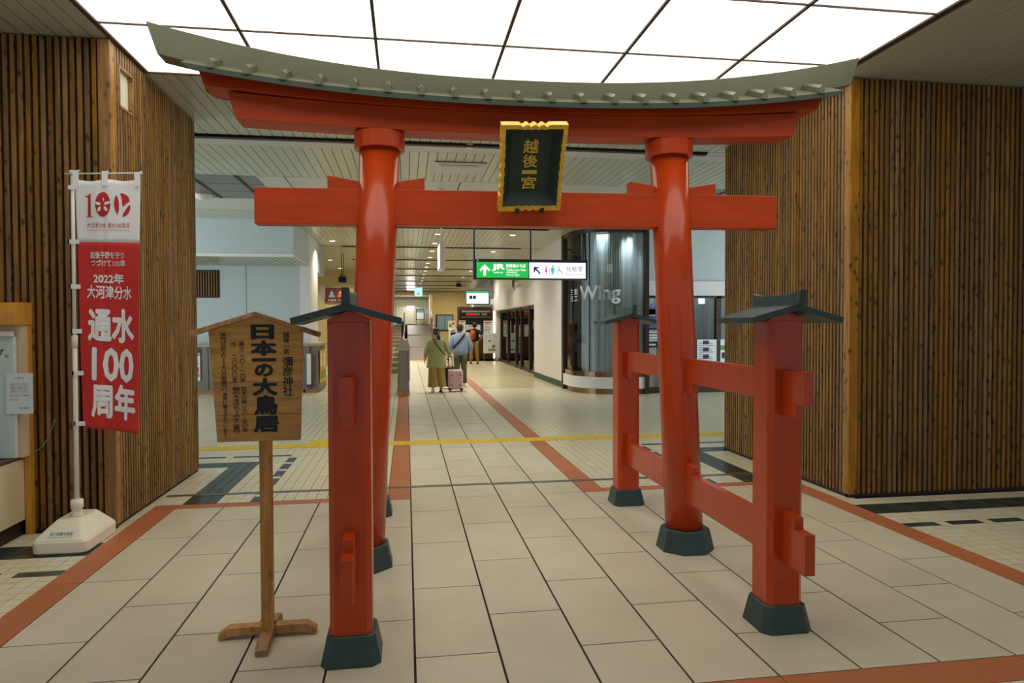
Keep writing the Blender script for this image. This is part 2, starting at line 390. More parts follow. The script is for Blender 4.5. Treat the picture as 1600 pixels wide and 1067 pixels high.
lattice(1.909, 9.5, 9.73, 17.5, 3.436, 9.73, lambda x, y: False)
lattice(3.963, 8.5, .5, 5.79, 3.963, 4.905, dk_near(4.905+4*T, 4.905, 3.963, 1))
lattice(-4.5, -2.247, .5, 5.86, -2.247, 4.842, dk_near(4.842+4*T, 4.842, -2.247, -1))
lattice(-2.247, 3.963, .5, 2.697, 3.963, 4.905, lambda x, y: False)
lattice(-2.36, -2.247, 5.86, 6.592, -2.247, 4.842, lambda x, y: False)
lattice(3.963, 4.12, 5.79, 6.592, 3.963, 4.905, lambda x, y: False)
cinv = cam.matrix_world.inverted()
def inview(r):
    p = cinv @ Vector(((r[0]+r[1])/2, (r[2]+r[3])/2, 0))
    if p.z > -.1: return None
    u = 800+1072.49*p.x/-p.z; v = 533.5-1072.49*p.y/-p.z
    return -p.z if -5 < u < 1605 and -5 < v < 1070 else None
cand = sorted([(d, i, 0) for i, r in enumerate(light) if (d := inview(r))]+[(d, i, 1) for i, r in enumerate(dark) if (d := inview(r))])
# keep 290 of the nearest as single pieces; cream and dark ones have names of their own
pick = [set(), set()]
for d, i, w in cand:
    if len(pick[w]) < (290 if w == 0 else 120): pick[w].add(i)
for w, (L_, u_, nm) in enumerate(((light, unit, 'tile'), (dark, udark, 'dark_tile'))):
    rest = MB()
    for i, r in enumerate(L_):
        if i in pick[w]: piece(nm, u_, r[0], r[1], r[2], r[3], 0)
    R = np.array([r for i, r in enumerate(L_) if i not in pick[w]])
    n = len(R); V = np.zeros((n, 8, 3))
    for q, (a, b) in enumerate(((0, 2), (1, 2), (1, 3), (0, 3))):
        V[:, q, 0] = R[:, a]; V[:, q, 1] = R[:, b]; V[:, q, 2] = 0
        V[:, q+4, 0] = R[:, a]; V[:, q+4, 1] = R[:, b]; V[:, q+4, 2] = -.006
    F = np.array([(0, 1, 2, 3), (4, 5, 1, 0), (5, 6, 2, 1), (6, 7, 3, 2), (7, 4, 0, 3)])
    FF = (F[None]+8*np.arange(n)[:, None, None]).reshape(-1, 4)
    me = bpy.data.meshes.new(nm+'_field'); me.from_pydata(V.reshape(-1, 3).tolist(), [], FF.tolist()); me.materials.append(M['tile' if w == 0 else 'tiledark']); me.update()
    obj('tile_field' if w == 0 else 'dark_tile_field', me, None, floor, kind='stuff')
# distant floor: tiles too small to tell apart
m, nt, b = new_mat('distant_tile_floor'); br = N(nt, 'ShaderNodeTexBrick'); g = N(nt, 'ShaderNodeNewGeometry'); nt.links.new(g.outputs['Position'], br.inputs['Vector'])
br.offset = 0; br.inputs['Scale'].default_value = 1; br.inputs['Brick Width'].default_value = T; br.inputs['Row Height'].default_value = T; br.inputs['Mortar Size'].default_value = .0022
br.inputs['Color1'].default_value = lin('#d8cdaa'); br.inputs['Color2'].default_value = lin('#d1c5a0'); br.inputs['Mortar'].default_value = lin('#5c5044')
nt.links.new(br.outputs[0], b.inputs['Base Color']); b.inputs['Roughness'].default_value = .25; M['fartile'] = m
fb = MB()
for a, b_, c, d in ((-9.5, -.182, 17.5, 31.2), (1.909, 9.5, 17.5, 34), (-9.5, -6, 9.73, 17.5), (1.9, 9.5, 31.2, 46), (-9.5, 1.9, 31.2, 46), (-9.5, 14, -3.9, .49), (-9.5, -4.5, .5, 5.86), (8.5, 14, .5, 9.4)):
    fb.box(a, b_, c, d, -.02, 0)
obj('distant_tiling', fb, M['fartile'], floor)

# ================================================================== ceiling
CZ = 3.9
SP = .1247
LPX, LPY = [-2.29+1.0317*i for i in range(7)], [2.52+1.0325*i for i in range(5)]
ceiling = obj('ceiling', MB().box(-10, 15, -3.5, 2.52, CZ+.02, CZ+.1).box(-10, -2.29, 2.52, 6.65, CZ+.02, CZ+.1).box(3.9, 15, 2.52, 6.65, CZ+.02, CZ+.1).box(-10, 15, 6.65, 47, CZ+.02, CZ+.1), M['ceilgap'], kind='structure')
ustrip = MB()
ustrip.rings([[(-.5, y, .02), (-.5, y, .003), (-.46, y, 0), (.46, y, 0), (.5, y, .003), (.5, y, .02)] for y in (-.5, .5)], cap=True)
ustrip = ustrip.mesh('strip_unit', [M['ceil']])
def strips(xa, xb, ya, yb, phase=-2.312, stuff=False):
    i = math.ceil((xa-phase)/SP-1e-6); mb = MB()
    while phase+(i+1)*SP <= xb+.03:
        a = phase+i*SP
        if stuff: mb.box(a+.004, a+SP-.004, ya+.003, yb-.003, CZ, CZ+.02)
        else: 
            o = piece('ceiling_panel', ustrip, a+.004, a+SP-.004, ya+.003, yb-.003, 0, ceiling, CZ)
        i += 1
    if stuff: obj('ceiling_panel_field', mb, M['ceil'], ceiling, kind='stuff')
strips(-5.2, 6.9, 6.655, 8.62)
strips(-5.2, 6.9, 9.13, 10.93)
strips(3.92, 6.6, 2.52, 6.65, 3.974-SP)
strips(-4.6, -2.30, 2.52, 6.65)
strips(-9.5, -5.2, 6.655, 10.93, stuff=True); strips(6.9, 14.5, 6.655, 10.93, stuff=True)
strips(-9.5, -4.6, -3.4, 6.65, stuff=True); strips(6.6, 14.5, -3.4, 6.65, stuff=True); strips(-4.6, 6.6, -3.4, 2.52, stuff=True)
strips(-9.5, 14.5, 14.11, 16.0, stuff=True)
for a, b_ in ((16.12, 20.05), (20.17, 23.9), (24.0, 27.7), (27.8, 31.4), (31.5, 35.3), (35.4, 38.9), (39, 42), (42.1, 45.2)):
    strips(-9.5, 5.0, a, b_, stuff=True)
strips(-1.7, 3.3, 12.86, 14.11, stuff=True)
def cpanel(x0, x1, y0, y1, m='ceilplain', nm='ceiling_board', z=CZ):
    obj(nm, MB().box(x0+.002, x1-.002, y0+.002, y1-.002, z, z+.019), M[m], ceiling)
cpanel(-9.5, 14.5, 8.80, 9.13)
xs = [-2.25, -1.83, .85, 2.2, 3.6]
for a, b_ in ((-2.25, -1.835), (-1.82, .86), (.875, 2.35), (2.36, 3.75)): cpanel(a, b_, 10.94, 12.86)
for j in range(3):
    for a, b_ in ((-4.2, -3.24), (-3.20, -2.56), (-2.52, -2.25)): cpanel(a, b_, 10.94+.64*j, 11.56+.64*j, 'darkpanel', 'dark_ceiling_panel')
    for a, b_ in ((3.75, 4.45), (4.49, 5.4), (5.45, 6.3)): cpanel(a, b_, 10.94+.64*j, 11.56+.64*j, 'darkpanel', 'dark_ceiling_panel')
for xx in (-3.22, -2.54, 4.47, 5.42): obj('ceiling_rail', MB().box(xx-.025, xx+.025, 10.94, 12.84, CZ-.01, CZ+.01), M['slot'], ceiling)
cpanel(-9.5, -4.2, 10.94, 14.1); cpanel(-4.2, -1.7, 12.87, 14.1); cpanel(3.3, 14.5, 12.87, 14.1); cpanel(6.3, 14.5, 10.94, 12.86)
for (a, b_, y) in [(-9, 3.96, 8.70), (-1.8, 3.36, 12.3), (-1.8, 3.36, 16.08), (-1.8, 3.36, 20.1), (-1.8, 3.36, 23.95), (-1.8, 3.36, 27.75), (-1.8, 3.36, 31.45), (-1.8, 3.36, 35.35), (-1.8, 3.36, 38.95), (-1.8, 3.3, 42.05), (-1.8, 3.2, 45.2)]:
    obj('air_slot', MB().box(a, b_, y-.045, y+.045, CZ-.025, CZ+.012), M['slot'], ceiling)
cpanel(3.97, 14.5, 8.63, 8.79)
# luminous ceiling
lum = empty('luminous_ceiling', (.8, 4.58, CZ), label='big luminous ceiling of white glowing square panels directly above the red gate', cat='ceiling light')
upan = MB().box(-.5, .5, -.5, .5, 0, .012).mesh('panel_unit', [M['panel']])
for i in range(6):
    for j in range(4):
        piece('light_panel', upan, LPX[i]+.012-.8, LPX[i+1]-.012-.8, LPY[j]+.008-4.58, LPY[j+1]-.008-4.58, 0, lum, .012)
dv = MB()
for i in range(7):
    w_ = .012 if 0 < i < 6 else .02
    obj('divider', MB().box(LPX[i]-w_, LPX[i]+w_, LPY[0], LPY[4], CZ-.004, CZ+.02), M['frame_dark'], lum)
for j in range(5):
    w_ = .006 if 0 < j < 4 else .012
    obj('divider', MB().box(LPX[0], LPX[6], LPY[j]-w_, LPY[j]+w_, CZ, CZ+.02), M['frame_dark'], lum)
# downlights
def downlight():
    r = empty('downlight', (0, 0, 0), cat='ceiling light')
    mb = MB().lathe([(.10, .004), (.10, -.008), (.08, -.012), (.076, .002)], n=20)
    obj('trim_ring', mb, M['white'], r, local=True)
    obj('diffuser', MB().lathe([(.076, .0), (.076, -.006), (.02, -.008)], n=20), M['lamp'], r, local=True)
    return r
dl0 = downlight(); first = True; ORD_ = ['first', 'second', 'third', 'fourth', 'fifth', 'sixth', 'seventh', 'eighth', 'ninth', 'tenth', 'eleventh']
DL = [(.803, 8.745, 'round bright ceiling light seen between the two top beams of the red gate', None)]
row1 = 'round ceiling light in the long single file down the middle of the corridor'
for q, y in enumerate((17.19, 19.12, 21.09, 23.06, 25.18, 26.82, 28.7, 30.7, 32.8, 35, 37.5)): DL.append((.79, y, ORD_[q]+' light from the gate in the middle file of corridor ceiling lights', 'ceiling lights in the middle file of the corridor'))
for q, y in enumerate((17.13, 21.04, 24.8, 28.5, 32.3)): DL.append((2.66, y, ORD_[q]+' light from the gate in the file nearest the corridor\'s white wall', 'ceiling lights in the right file of the corridor'))
DL.append((-1.94, 18.9, 'round ceiling light above the top of the left wall corner, largest left of the pillar', None))
DL.append((-2.573, 24.35, 'round ceiling light in front of the yellow wall, above the hanging black projector', None))
DL.append((-2.572, 27.8, 'small round ceiling light closest to the yellow wall with the toilet sign', None))
for x, y, lb, gr in DL:
    o = dl0 if first else copy_tree(dl0); first = False
    o.location = (x, y, CZ); o['label'] = lb
    if gr: o['group'] = gr
    elif 'group' in o: del o['group']
    area_light('downlight_beam', (x, y, CZ-.03), .14, DOWNLIGHT_W, (1, .91, .76), spread=2.2)

# ================================================================== slatted timber walls
SLP = .0532
uslat = MB().bbox(-.0155, .0155, -.019, .019, 0, 1, .002).mesh('slat_unit', [M['slat']])
ucorner = MB().bbox(-.045, .045, -.012, .012, 0, 1, .002).mesh('corner_unit', [M['corner']])
def slat(parent, x, y, rot, z0, z1, me=uslat, nm='slat'):
    o = bpy.data.objects.new(nm, me); COL.objects.link(o); o.parent = parent; o.location = (x, y, z0); o.rotation_euler = (0, 0, rot); o.scale = (1, 1, z1-z0); return o
wl = obj('wall_left', MB().box(-6.5, -2.345, 5.925, 8.12, 0, CZ), M['slatback'], kind='structure')
# face towards the camera
x = -2.42
while x > -4.3:
    slat(wl, x, 5.905, 0, .03, CZ-.01); x -= SLP
slat(wl, -2.345, 5.895, 0, .03, CZ-.01, ucorner, 'corner_board')
# face towards the gate, with a small niche
NZ0, NZ1, NY0, NY1 = 3.43, 3.75, 6.10, 6.33
slat(wl, -2.318, 5.94, PI/2, .03, CZ-.01, ucorner, 'corner_board')
y = 6.01
while y < 8.13:
    if NY0-.02 < y < NY1+.02:
        slat(wl, -2.325, y, PI/2, .03, NZ0); slat(wl, -2.325, y, PI/2, NZ1, CZ-.01)
    else: slat(wl, -2.325, y, PI/2, .03, CZ-.01)
    y += SLP
nb = MB().box(-2.342, -2.30, NY0-.02, NY1+.02, NZ0-.012, NZ0+.008).box(-2.342, -2.30, NY0-.02, NY1+.02, NZ1-.008, NZ1+.012).box(-2.342, -2.30, NY0-.032, NY0-.012, NZ0-.01, NZ1+.01).box(-2.342, -2.30, NY1+.012, NY1+.032, NZ0-.01, NZ1+.01)
nf = obj('niche_frame', nb, M['corner'], wl)
obj('niche_panel', MB().box(-2.343, -2.338, NY0-.015, NY1+.015, NZ0, NZ1), M['wallbeige'], wl)
obj('floor_rail', MB().box(-4.3, -2.31, 5.885, 5.93, 0, .03).box(-2.345, -2.325, 5.9, 8.13, 0, .012), M['slot'], wl)
wr = obj('wall_right', MB().box(4.105, 8.8, 5.865, 8.37, 0, CZ), M['slatback'], kind='structure')
x = 4.175
while x < 7.4:
    slat(wr, x, 5.845, 0, .03, CZ-.01); x += SLP
slat(wr, 4.11, 5.835, 0, .03, CZ-.01, ucorner, 'corner_board')
slat(wr, 4.083, 5.88, PI/2, .03, CZ-.01, ucorner, 'corner_board')
y = 5.955
while y < 8.38:
    slat(wr, 4.09, y, PI/2, .03, CZ-.01); y += SLP
obj('floor_rail', MB().box(4.07, 7.4, 5.825, 5.87, 0, .03).box(4.07, 4.11, 5.84, 8.38, 0, .03), M['slot'], wr)

# ================================================================== walls of the hall and corridor
# left bulkhead, lower wall, column edge
s1 = obj('wall_left_far', MB().box(-9.5, -2.38, 17.62, 19.25, 0, CZ+.02).box(-9.5, -2.38, 19.25, 20.9, 3.09, CZ+.02).box(-9.5, -2.8, 19.25, 20.9, 0, 3.09), M['wallcool'], kind='structure')
s1b = obj('wall_bulkhead', MB().box(-9.5, -2.38, 15.3, 17.615, 3.13, CZ+.02), M['wallcool'], kind='structure')
obj('wall_seam', MB().box(-3.872, -3.864, 17.612, 17.622, 0, 3.12), M['darkpanel'], s1)
obj('edge_band', MB().box(-9.5, -2.375, 15.285, 15.305, 3.10, 3.17).box(-2.385, -2.368, 15.29, 17.6, 3.10, 3.14), M['wallwhite'], s1)
i = 0; x = -2.42
while x > -6.5:
    obj('soffit_slat', MB().box(x-.1, x, 15.32, 17.6, 3.105, 3.13), M['ceil'], s1); x -= .125
obj('white_pilaster', MB().box(-2.60, -2.372, 17.60, 19.26, 0, CZ), M['wallwhite'], s1)
gr = empty('wall_grille', (-4.75, 17.6, 2.65), label='black ventilation grille with vertical bars on the pale wall left', cat='vent')
obj('frame', MB().box(-5.2, -4.49, 17.595, 17.618, 2.32, 2.99), M['black'], gr)
for k in range(11): obj('bar', MB().box(-5.15+k*.06, -5.125+k*.06, 17.565, 17.6, 2.34, 2.97), M['slat'], gr)
s2 = obj('wall_back_left', MB().box(-9.5, -.9, 28.9, 29.1, 0, CZ+.02), M['wallcream'], kind='structure')
# right corridor wall with shopfront
s3 = obj('wall_right_far', MB().box(4.0, 4.6, 17.25, 21.4, 0, CZ+.02).box(4.2, 4.6, 21.4, 31.5, 2.28, CZ+.02).box(4.13, 4.6, 31.5, 46, 0, CZ+.02).box(4.0, 4.62, 21.4, 31.5, 2.9, CZ+.02), M['wallwhite'], kind='structure')
obj('baseboard', MB().box(3.985, 4.02, 17.3, 21.4, 0, .16), M['greenbase'], s3)
obj('sign_hood', MB().box(3.97, 4.22, 21.4, 31.5, 2.30, 2.92), M['wallwhite'], s3, label='white boxed-out hood above the glass shop doors')
obj('wall_outlet', MB().bbox(3.982, 4.003, 18.9, 19.1, .48, .72), M['white'], s3)
d1 = empty('door_1', (4.2, 26.4, 0), kind='structure')
yy = [21.42, 23.2, 24.95, 26.15, 28.3, 30.4, 31.45]
m, nt, b = new_mat('shop_glass'); nt.nodes.remove(b); tr = N(nt, 'ShaderNodeBsdfTransparent'); tr.inputs[0].default_value = (.93, .96, .96, 1)
gl = N(nt, 'ShaderNodeBsdfGlossy'); gl.inputs['Roughness'].default_value = .03; fr = N(nt, 'ShaderNodeFresnel'); fr.inputs[0].default_value = 1.5
ms = N(nt, 'ShaderNodeMixShader'); nt.links.new(fr.outputs[0], ms.inputs[0]); nt.links.new(tr.outputs[0], ms.inputs[1]); nt.links.new(gl.outputs[0], ms.inputs[2]); nt.links.new(ms.outputs[0], nt.nodes['Material Output'].inputs[0]); M['glass'] = m
for k in range(6):
    obj('glass_leaf', MB().box(4.22, 4.23, yy[k]+.07, yy[k+1]-.07, .1, 2.2), M['glass'], d1)
    obj('door_frame', MB().box(4.16, 4.26, yy[k]-.06, yy[k]+.07, 0, 2.28).box(4.18, 4.26, yy[k]+.07, yy[k+1]-.06, 2.18, 2.28).box(4.18, 4.26, yy[k]+.07, yy[k+1]-.06, 0, .12), M['brownframe'], d1)
# shop inside
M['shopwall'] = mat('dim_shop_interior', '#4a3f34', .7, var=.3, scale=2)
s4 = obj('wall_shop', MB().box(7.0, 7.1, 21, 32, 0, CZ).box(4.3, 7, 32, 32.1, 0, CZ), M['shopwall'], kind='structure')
ORD = ['first', 'second', 'third', 'fourth', 'fifth', 'sixth', 'seventh', 'eighth', 'ninth', 'tenth', 'eleventh']
for k in range(7):
    t = empty('shop_shelf', (5.6, 22.3+k*1.35, 0), label='%s shop shelf from the near end, behind the brown-framed glass doors' % ORD[k], cat='shelf', group='shelves inside the shop')
    obj('upright', MB().box(5.3, 5.35, 22+k*1.35, 22.7+k*1.35, 0, 1.7).box(5.85, 5.9, 22+k*1.35, 22.7+k*1.35, 0, 1.7), M['brownframe'], t)
    for z in (.3, .75, 1.2, 1.6): obj('shelf_board', MB().box(5.3, 5.9, 22+k*1.35, 22.7+k*1.35, z, z+.03), M['kiosk'], t)
    for q, z in enumerate((.33, .78, 1.23)):
        obj('goods', MB().box(5.35, 5.55, 22.05+k*1.35, 22.3+k*1.35, z, z+.22).box(5.6, 5.8, 22.38+k*1.35, 22.63+k*1.35, z, z+.28), M[('flagred', 'paper', 'tactile')[(q+k) % 3]], t)
# curved glass bay
bay = empty('window_1', (4.6, 16, 0), kind='structure')
def bayline(off=0.0):
    P = [(3.97+off, 17.2)]
    c = (5.05, 16.55); r = 1.08-off
    for k in range(13):
        t = PI+PI/2*k/12; P.append((c[0]+r*math.cos(t), c[1]+r*math.sin(t)))
    P.append((5.62, 15.47+off)); return P
def ribbon(mb, off0, off1, z0, z1, mi=0):
    A, B_ = bayline(off0), bayline(off1)
    R = [[(a[0], a[1], z0), (b_[0], b_[1], z0), (b_[0], b_[1], z1), (a[0], a[1], z1)] for a, b_ in zip(A, B_)]
    return mb.rings(R, mi)
obj('plinth', ribbon(MB(), .03, .2, 0, .13), M['bronze'], bay)
obj('white_curb', ribbon(MB(), -.03, .2, .13, .40), M['wallwhite'], bay)
obj('metal_band', ribbon(MB(), 0, .2, .40, .52), M['bronze'], bay)
obj('curved_pane', ribbon(MB(), .03, .045, .52, 3.80), M['glass'], bay)
obj('head_rail', ribbon(MB(), -.02, .10, 3.80, 3.9), M['brownframe'], bay)
obj('mullion', MB().box(3.94, 4.10, 17.08, 17.26, 0, 3.9), M['brownframe'], bay); obj('mullion', MB().box(5.53, 5.62, 15.40, 15.56, 0, 3.9), M['brownframe'], bay)
obj('mullion', MB().cyl((4.30, 15.83, .52), (4.30, 15.83, 3.8), .015, n=8), M['brownframe'], bay)
# curtain behind the bay
M['curtain'] = mat('blue_grey_curtain', '#d9e2e3', .7, var=.12, scale=2, stretch=(8, 8, .2))
cp = []
for k in range(160):
    u = k/159; A = bayline(.28+.035*math.sin(k*1.1)+.015*math.sin(k*2.7)); s = u*(len(A)-1); j = min(int(s), len(A)-2); f = s-j
    cp.append((A[j][0]*(1-f)+A[j+1][0]*f, A[j][1]*(1-f)+A[j+1][1]*f))
obj('curtain', MB().rings([[(p[0], p[1], .5) for p in cp], [(p[0], p[1], 3.8) for p in cp]], cap=False, closed=False, sm=True), M['curtain'], bay)
def onbay(x, y, z):   # wrap lettering round the glass: x is arc length
    A = bayline(.02); s = 0
    for j in range(len(A)-1):
        d = math.dist(A[j], A[j+1])
        if s+d >= x: f = (x-s)/d; return (A[j][0]*(1-f)+A[j+1][0]*f-.0, A[j][1]*(1-f)+A[j+1][1]*f-.012, z)
        s += d
    return (A[-1][0], A[-1][1], z)
M['glassletter'] = mat('pale_glass_lettering', '#f0f6fa', .5, var=.02)
lettering('lettering', 'Wing', 1.17, 2.22, 2.12, 2.56, 0, M['glassletter'], bay, bold=.028, fn=onbay)
lettering('lettering', '三 髪\n日 工', .72, 1.10, 2.2, 2.5, 0, M['glassletter'], bay, fn=onbay)
# wall and windows right of the bay
s5 = obj('wall_right_hall', MB().box(5.66, 11, 15.6, 15.8, 2.64, CZ+.02), M['wallcool'], kind='structure')
obj('fascia_band', MB().box(5.66, 11, 15.52, 15.6, 2.32, 2.66), M['wallwhite'], s5)
w2 = empty('window_2', (7, 15.6, 0), kind='structure')
obj('window_frame', MB().box(5.60, 5.66, 15.55, 15.68, 0, 2.33).box(5.66, 11, 15.55, 15.68, 0, .14).box(5.66, 11, 15.55, 15.68, 2.26, 2.33), M['brownframe'], w2)
for x in (7.42, 9.2): obj('mullion', MB().box(x-.06, x+.06, 15.55, 15.68, .1, 2.3), M['brownframe'], w2)
for a, b_ in ((5.8, 7.36), (7.48, 9.14), (9.26, 11)): obj('pane', MB().box(a, b_, 15.62, 15.63, .14, 2.26), M['glass'], w2)
cc = [(5.8+k*.04, 15.95+.03*math.sin(k*1.3)+.012*math.sin(k*3.1)) for k in range(131)]
obj('curtain', MB().rings([[(p[0], p[1], .1) for p in cc], [(p[0], p[1], 2.5) for p in cc]], cap=False, closed=False, sm=True), M['curtain'], w2)
obj('wall_shop_back', MB().box(4.6, 14, 19.5, 19.6, 0, CZ), M['shopwall'], kind='structure')
# end of the corridor: yellow wall, opening with landing, doors
s6 = obj('wall_back', MB().box(1.50, 4.3, 45.3, 45.5, 0, CZ+.02).box(-6, 1.50, 45.3, 45.5, 3.55, CZ+.02).box(1.46, 1.60, 43, 45.4, 1.7, 3.6), M['wallcream'], kind='structure')
s7 = obj('wall_landing', MB().box(-6, 1.6, 46.2, 46.3, 1.5, 3.9), M['wallbeige'], kind='structure')
obj('ceiling_beam', MB().box(-6, 1.46, 45.25, 45.55, 3.52, 3.62), M['wallwhite'], s7)
dd = empty('door_2', (-.07, 46.2, 1.75), kind='structure')
for a, b_ in ((-.62, -.08), (-.06, .48)): obj('door_leaf', MB().bbox(a, b_, 46.14, 46.19, 1.76, 3.07), M['wallbeige'], dd)
obj('door_frame', MB().box(-.66, -.62, 46.12, 46.2, 1.75, 3.11).box(.48, .52, 46.12, 46.2, 1.75, 3.11).box(-.66, .52, 46.12, 46.2, 3.07, 3.11), M['wallwhite'], dd)
obj('door_notice', MB().box(-.48, -.22, 46.13, 46.14, 2.78, 2.86), M['paper'], dd); obj('door_notice', MB().box(.14, .30, 46.13, 46.14, 2.62, 2.8), M['paper'], dd)
# stairs up to the landing
M['riser'] = mat('brown_stair_riser', '#82786a', .5, var=.04); M['nosing'] = mat('pale_stair_nosing', '#cfc3a8', .4)
stairs = obj('wall_stairs', MB().box(-6, 1.6, 41, 46.2, -.02, 1.68), M['riser'], kind='structure')
for k in range(3):
    z0, z1, y0, y1 = .56*k, .56*(k+1), 32.4+2.9*k, 35.3+2.9*k
    obj('flight_panel', MB().prismx([(y0, 0), (41.2, 0), (41.2, z1), (y1-.4, z1), (y0, z0+.02)], .06, 1.38), M['riser'], stairs)
    obj('nosing', MB().box(.06, 1.38, y1-.42, y1-.3, z1, z1+.025), M['nosing'], stairs)
for k in range(12):
    z = .14*(k+1); y = 24+1.25*k
    obj('step', MB().bbox(-2.2, -.25, y, 41.2, z-.14, z, .01), M['cap'], stairs)
obj('landing_tactile', MB().box(.06, 1.38, 31.7, 32.3, 0, .012), M['tactile'], stairs)
# handrails
M['redpanel'] = mat('red_rail_panel', '#b5452a', .4)
for sx, lb in ((1.42, 'stair handrail with red side panel and steel rails on the right of the steps'), (-.12, 'stair handrail with red side panel between the two flights')):
    r = empty('handrail', (sx, 36.5, 0), label=lb, cat='handrail')
    obj('side_panel', MB().prismx([(32.3, .1), (32.3, .62), (41, 2.3), (41, 1.75)], sx-.03, sx+.03), M['redpanel'], r)
    for dz in (.75, .98): obj('rail', MB().tube([(sx, 32.2, dz-.05), (sx, 41, dz+1.66), (sx, 44, dz+1.7)], .03), M['steel'], r)
    for k in range(6): obj('post', MB().cyl((sx, 32.4+k*1.7, .1+k*.32), (sx, 32.4+k*1.7, .95+k*.33), .02, n=8), M['steel'], r)
# notice stand on the landing
t = empty('notice_stand', (.9, 45.6, 1.68), label='green-framed notice stand beside the double doors at the top of the steps', cat='notice stand')
obj('frame', MB().box(.62, 1.18, 45.58, 45.64, 2.02, 2.74), M['greenbase'], t)
obj('poster', MB().box(.67, 1.13, 45.565, 45.58, 2.07, 2.68), M['paper'], t)
obj('poster_heading', MB().box(.67, 1.13, 45.56, 45.565, 2.5, 2.68), mat('sky_print', '#5f95c4', .6), t)
for x in (.64, 1.16): obj('leg', MB().cyl((x, 45.61, 1.68), (x, 45.61, 2.1), .02, n=8), M['greenbase'], t)

# ================================================================== THE GATE (torii)
TX, TY = .85, 4.72
tilt = lambda x: .009*(x-TX)
gate = empty('torii_gate', (TX, TY, 0), label='large vermilion torii gate with green curved roof standing in the middle of the floor', cat='torii gate')
def beam(sec, n=40, mi=0, sm=False):
    """sec: list of (y, z, rise, halfwidth) going round the section"""
    R = []
    for k in range(n+1):
        s = -1+2*k/n
        R.append([(TX+s*h, y, z+r*abs(s)**2.3+.009*s*h) for y, z, r, h in sec])
    return MB().rings(R, mi, sm)
obj('lower_lintel', beam([(4.62, 2.915, .045, 1.915), (4.62, 3.062, .07, 1.965), (4.82, 3.062, .07, 1.965), (4.82, 2.915, .045, 1.915)]), M['red_beam'], gate, bevel=.004)
ul = obj('upper_lintel', beam([(4.60, 3.062, .095, 2.10), (4.60, 3.15, .115, 2.135), (4.84, 3.15, .115, 2.135), (4.84, 3.062, .095, 2.10)]), M['red_beam'], gate, bevel=.004)
rf = obj('roof', beam([(4.64, 3.12, .235, 2.385), (4.635, 3.285, .27, 2.45), (4.72, 3.30, .27, 2.45), (4.805, 3.285, .27, 2.45), (4.80, 3.12, .235, 2.385)]), M['roofgreen'], gate, bevel=.003, label='olive green curved ridge beam')
obj('roof_board', beam([(4.45, 3.052, .15, 2.13), (4.445, 3.088, .155, 2.19), (4.66, 3.182, .16, 2.19), (4.66, 3.14, .15, 2.12)]), M['roofgreen'], rf)
obj('fascia_shade', beam([(4.44, 3.050, .15, 2.135), (4.438, 3.083, .155, 2.19), (4.447, 3.083, .155, 2.19), (4.452, 3.050, .15, 2.135)]), M['fascia_shade'], rf, label='front edge of the roof boards, its shade painted in darker green')  # thin strip added so the dim front face is shaded by colour
obj('roof_board', beam([(4.99, 3.052, .15, 2.13), (4.995, 3.088, .155, 2.19), (4.78, 3.182, .16, 2.19), (4.78, 3.14, .15, 2.12)][::-1]), M['roofgreen'], rf)
obj('soffit_board', beam([(4.46, 3.058, .15, 2.12), (4.46, 3.066, .15, 2.12), (4.62, 3.14, .13, 2.12), (4.62, 3.13, .13, 2.12)]), M['green'], rf)
for k in range(20):
    x = TX+(k-9.5)*.2125; s = (x-TX)/2.19; z = 3.088+.155*abs(s)**2.3+.009*(x-TX)
    w = .020
    sec = [(-w, 0), (w, 0), (w, .038), (0, .058), (-w, .038)]
    R = [[(x+a, 4.428, z+b-.008) for a, b in sec], [(x+a, 4.655, z+b+.088) for a, b in sec]]
    obj('roof_batten', MB().rings(R), M['roofgreen'], rf)
# tie beam and its wedges
obj('tie_beam', MB().rings([[(x, 4.66, 2.302+tilt(x)), (x, 4.78, 2.302+tilt(x)), (x, 4.78, 2.538+tilt(x)), (x, 4.66, 2.538+tilt(x))] for x in (-.968, 2.668)]), M['red_beam'], gate, bevel=.004)
for sg, cx in ((-1, -.19), (1, 1.885)):
    for q in (-1, 1):
        xi, xo = cx+q*.06, cx+q*.318
        z0 = 2.536+tilt(cx)
        P = [(xi, z0), (xo, z0), (xo, z0+.088), (xi, z0+.045)]
        obj('wedge', MB().prism(P if q > 0 else P[::-1], 4.675, 4.765), M['red_beam'], gate, bevel=.003)
# columns, leaning inwards
for sg in (-1, 1):
    bx, tx = TX+sg*1.145, TX+sg*1.018
    cz = lambda z: bx+(tx-bx)*z/2.82
    R = []
    for z in (.12, 1.0, 1.9, 2.83):
        R.append([(cz(z)+.134*math.cos(2*PI*i/28), TY+.134*math.sin(2*PI*i/28), z) for i in range(28)])
    c = obj('column', MB().rings(R, 0, True), M['red'], gate)
    P = lambda r, z, n=8: [(bx+r*math.cos(2*PI*i/n+PI/8), TY+r*math.sin(2*PI*i/n+PI/8), z) for i in range(n)]
    obj('base', MB().rings([P(.207, 0), P(.203, .02), P(.172, .150), P(.165, .155)]), M['green'], c, label='dark green octagonal foot')
    zt = 2.805+tilt(tx)
    Q = lambda r, z: [(tx+r*math.cos(2*PI*i/16+.1), TY+r*math.sin(2*PI*i/16+.1), z) for i in range(16)]
    obj('collar', MB().rings([Q(.150, zt-.002), Q(.167, zt), Q(.167, zt+.105), Q(.160, zt+.11)]), M['red'], c)
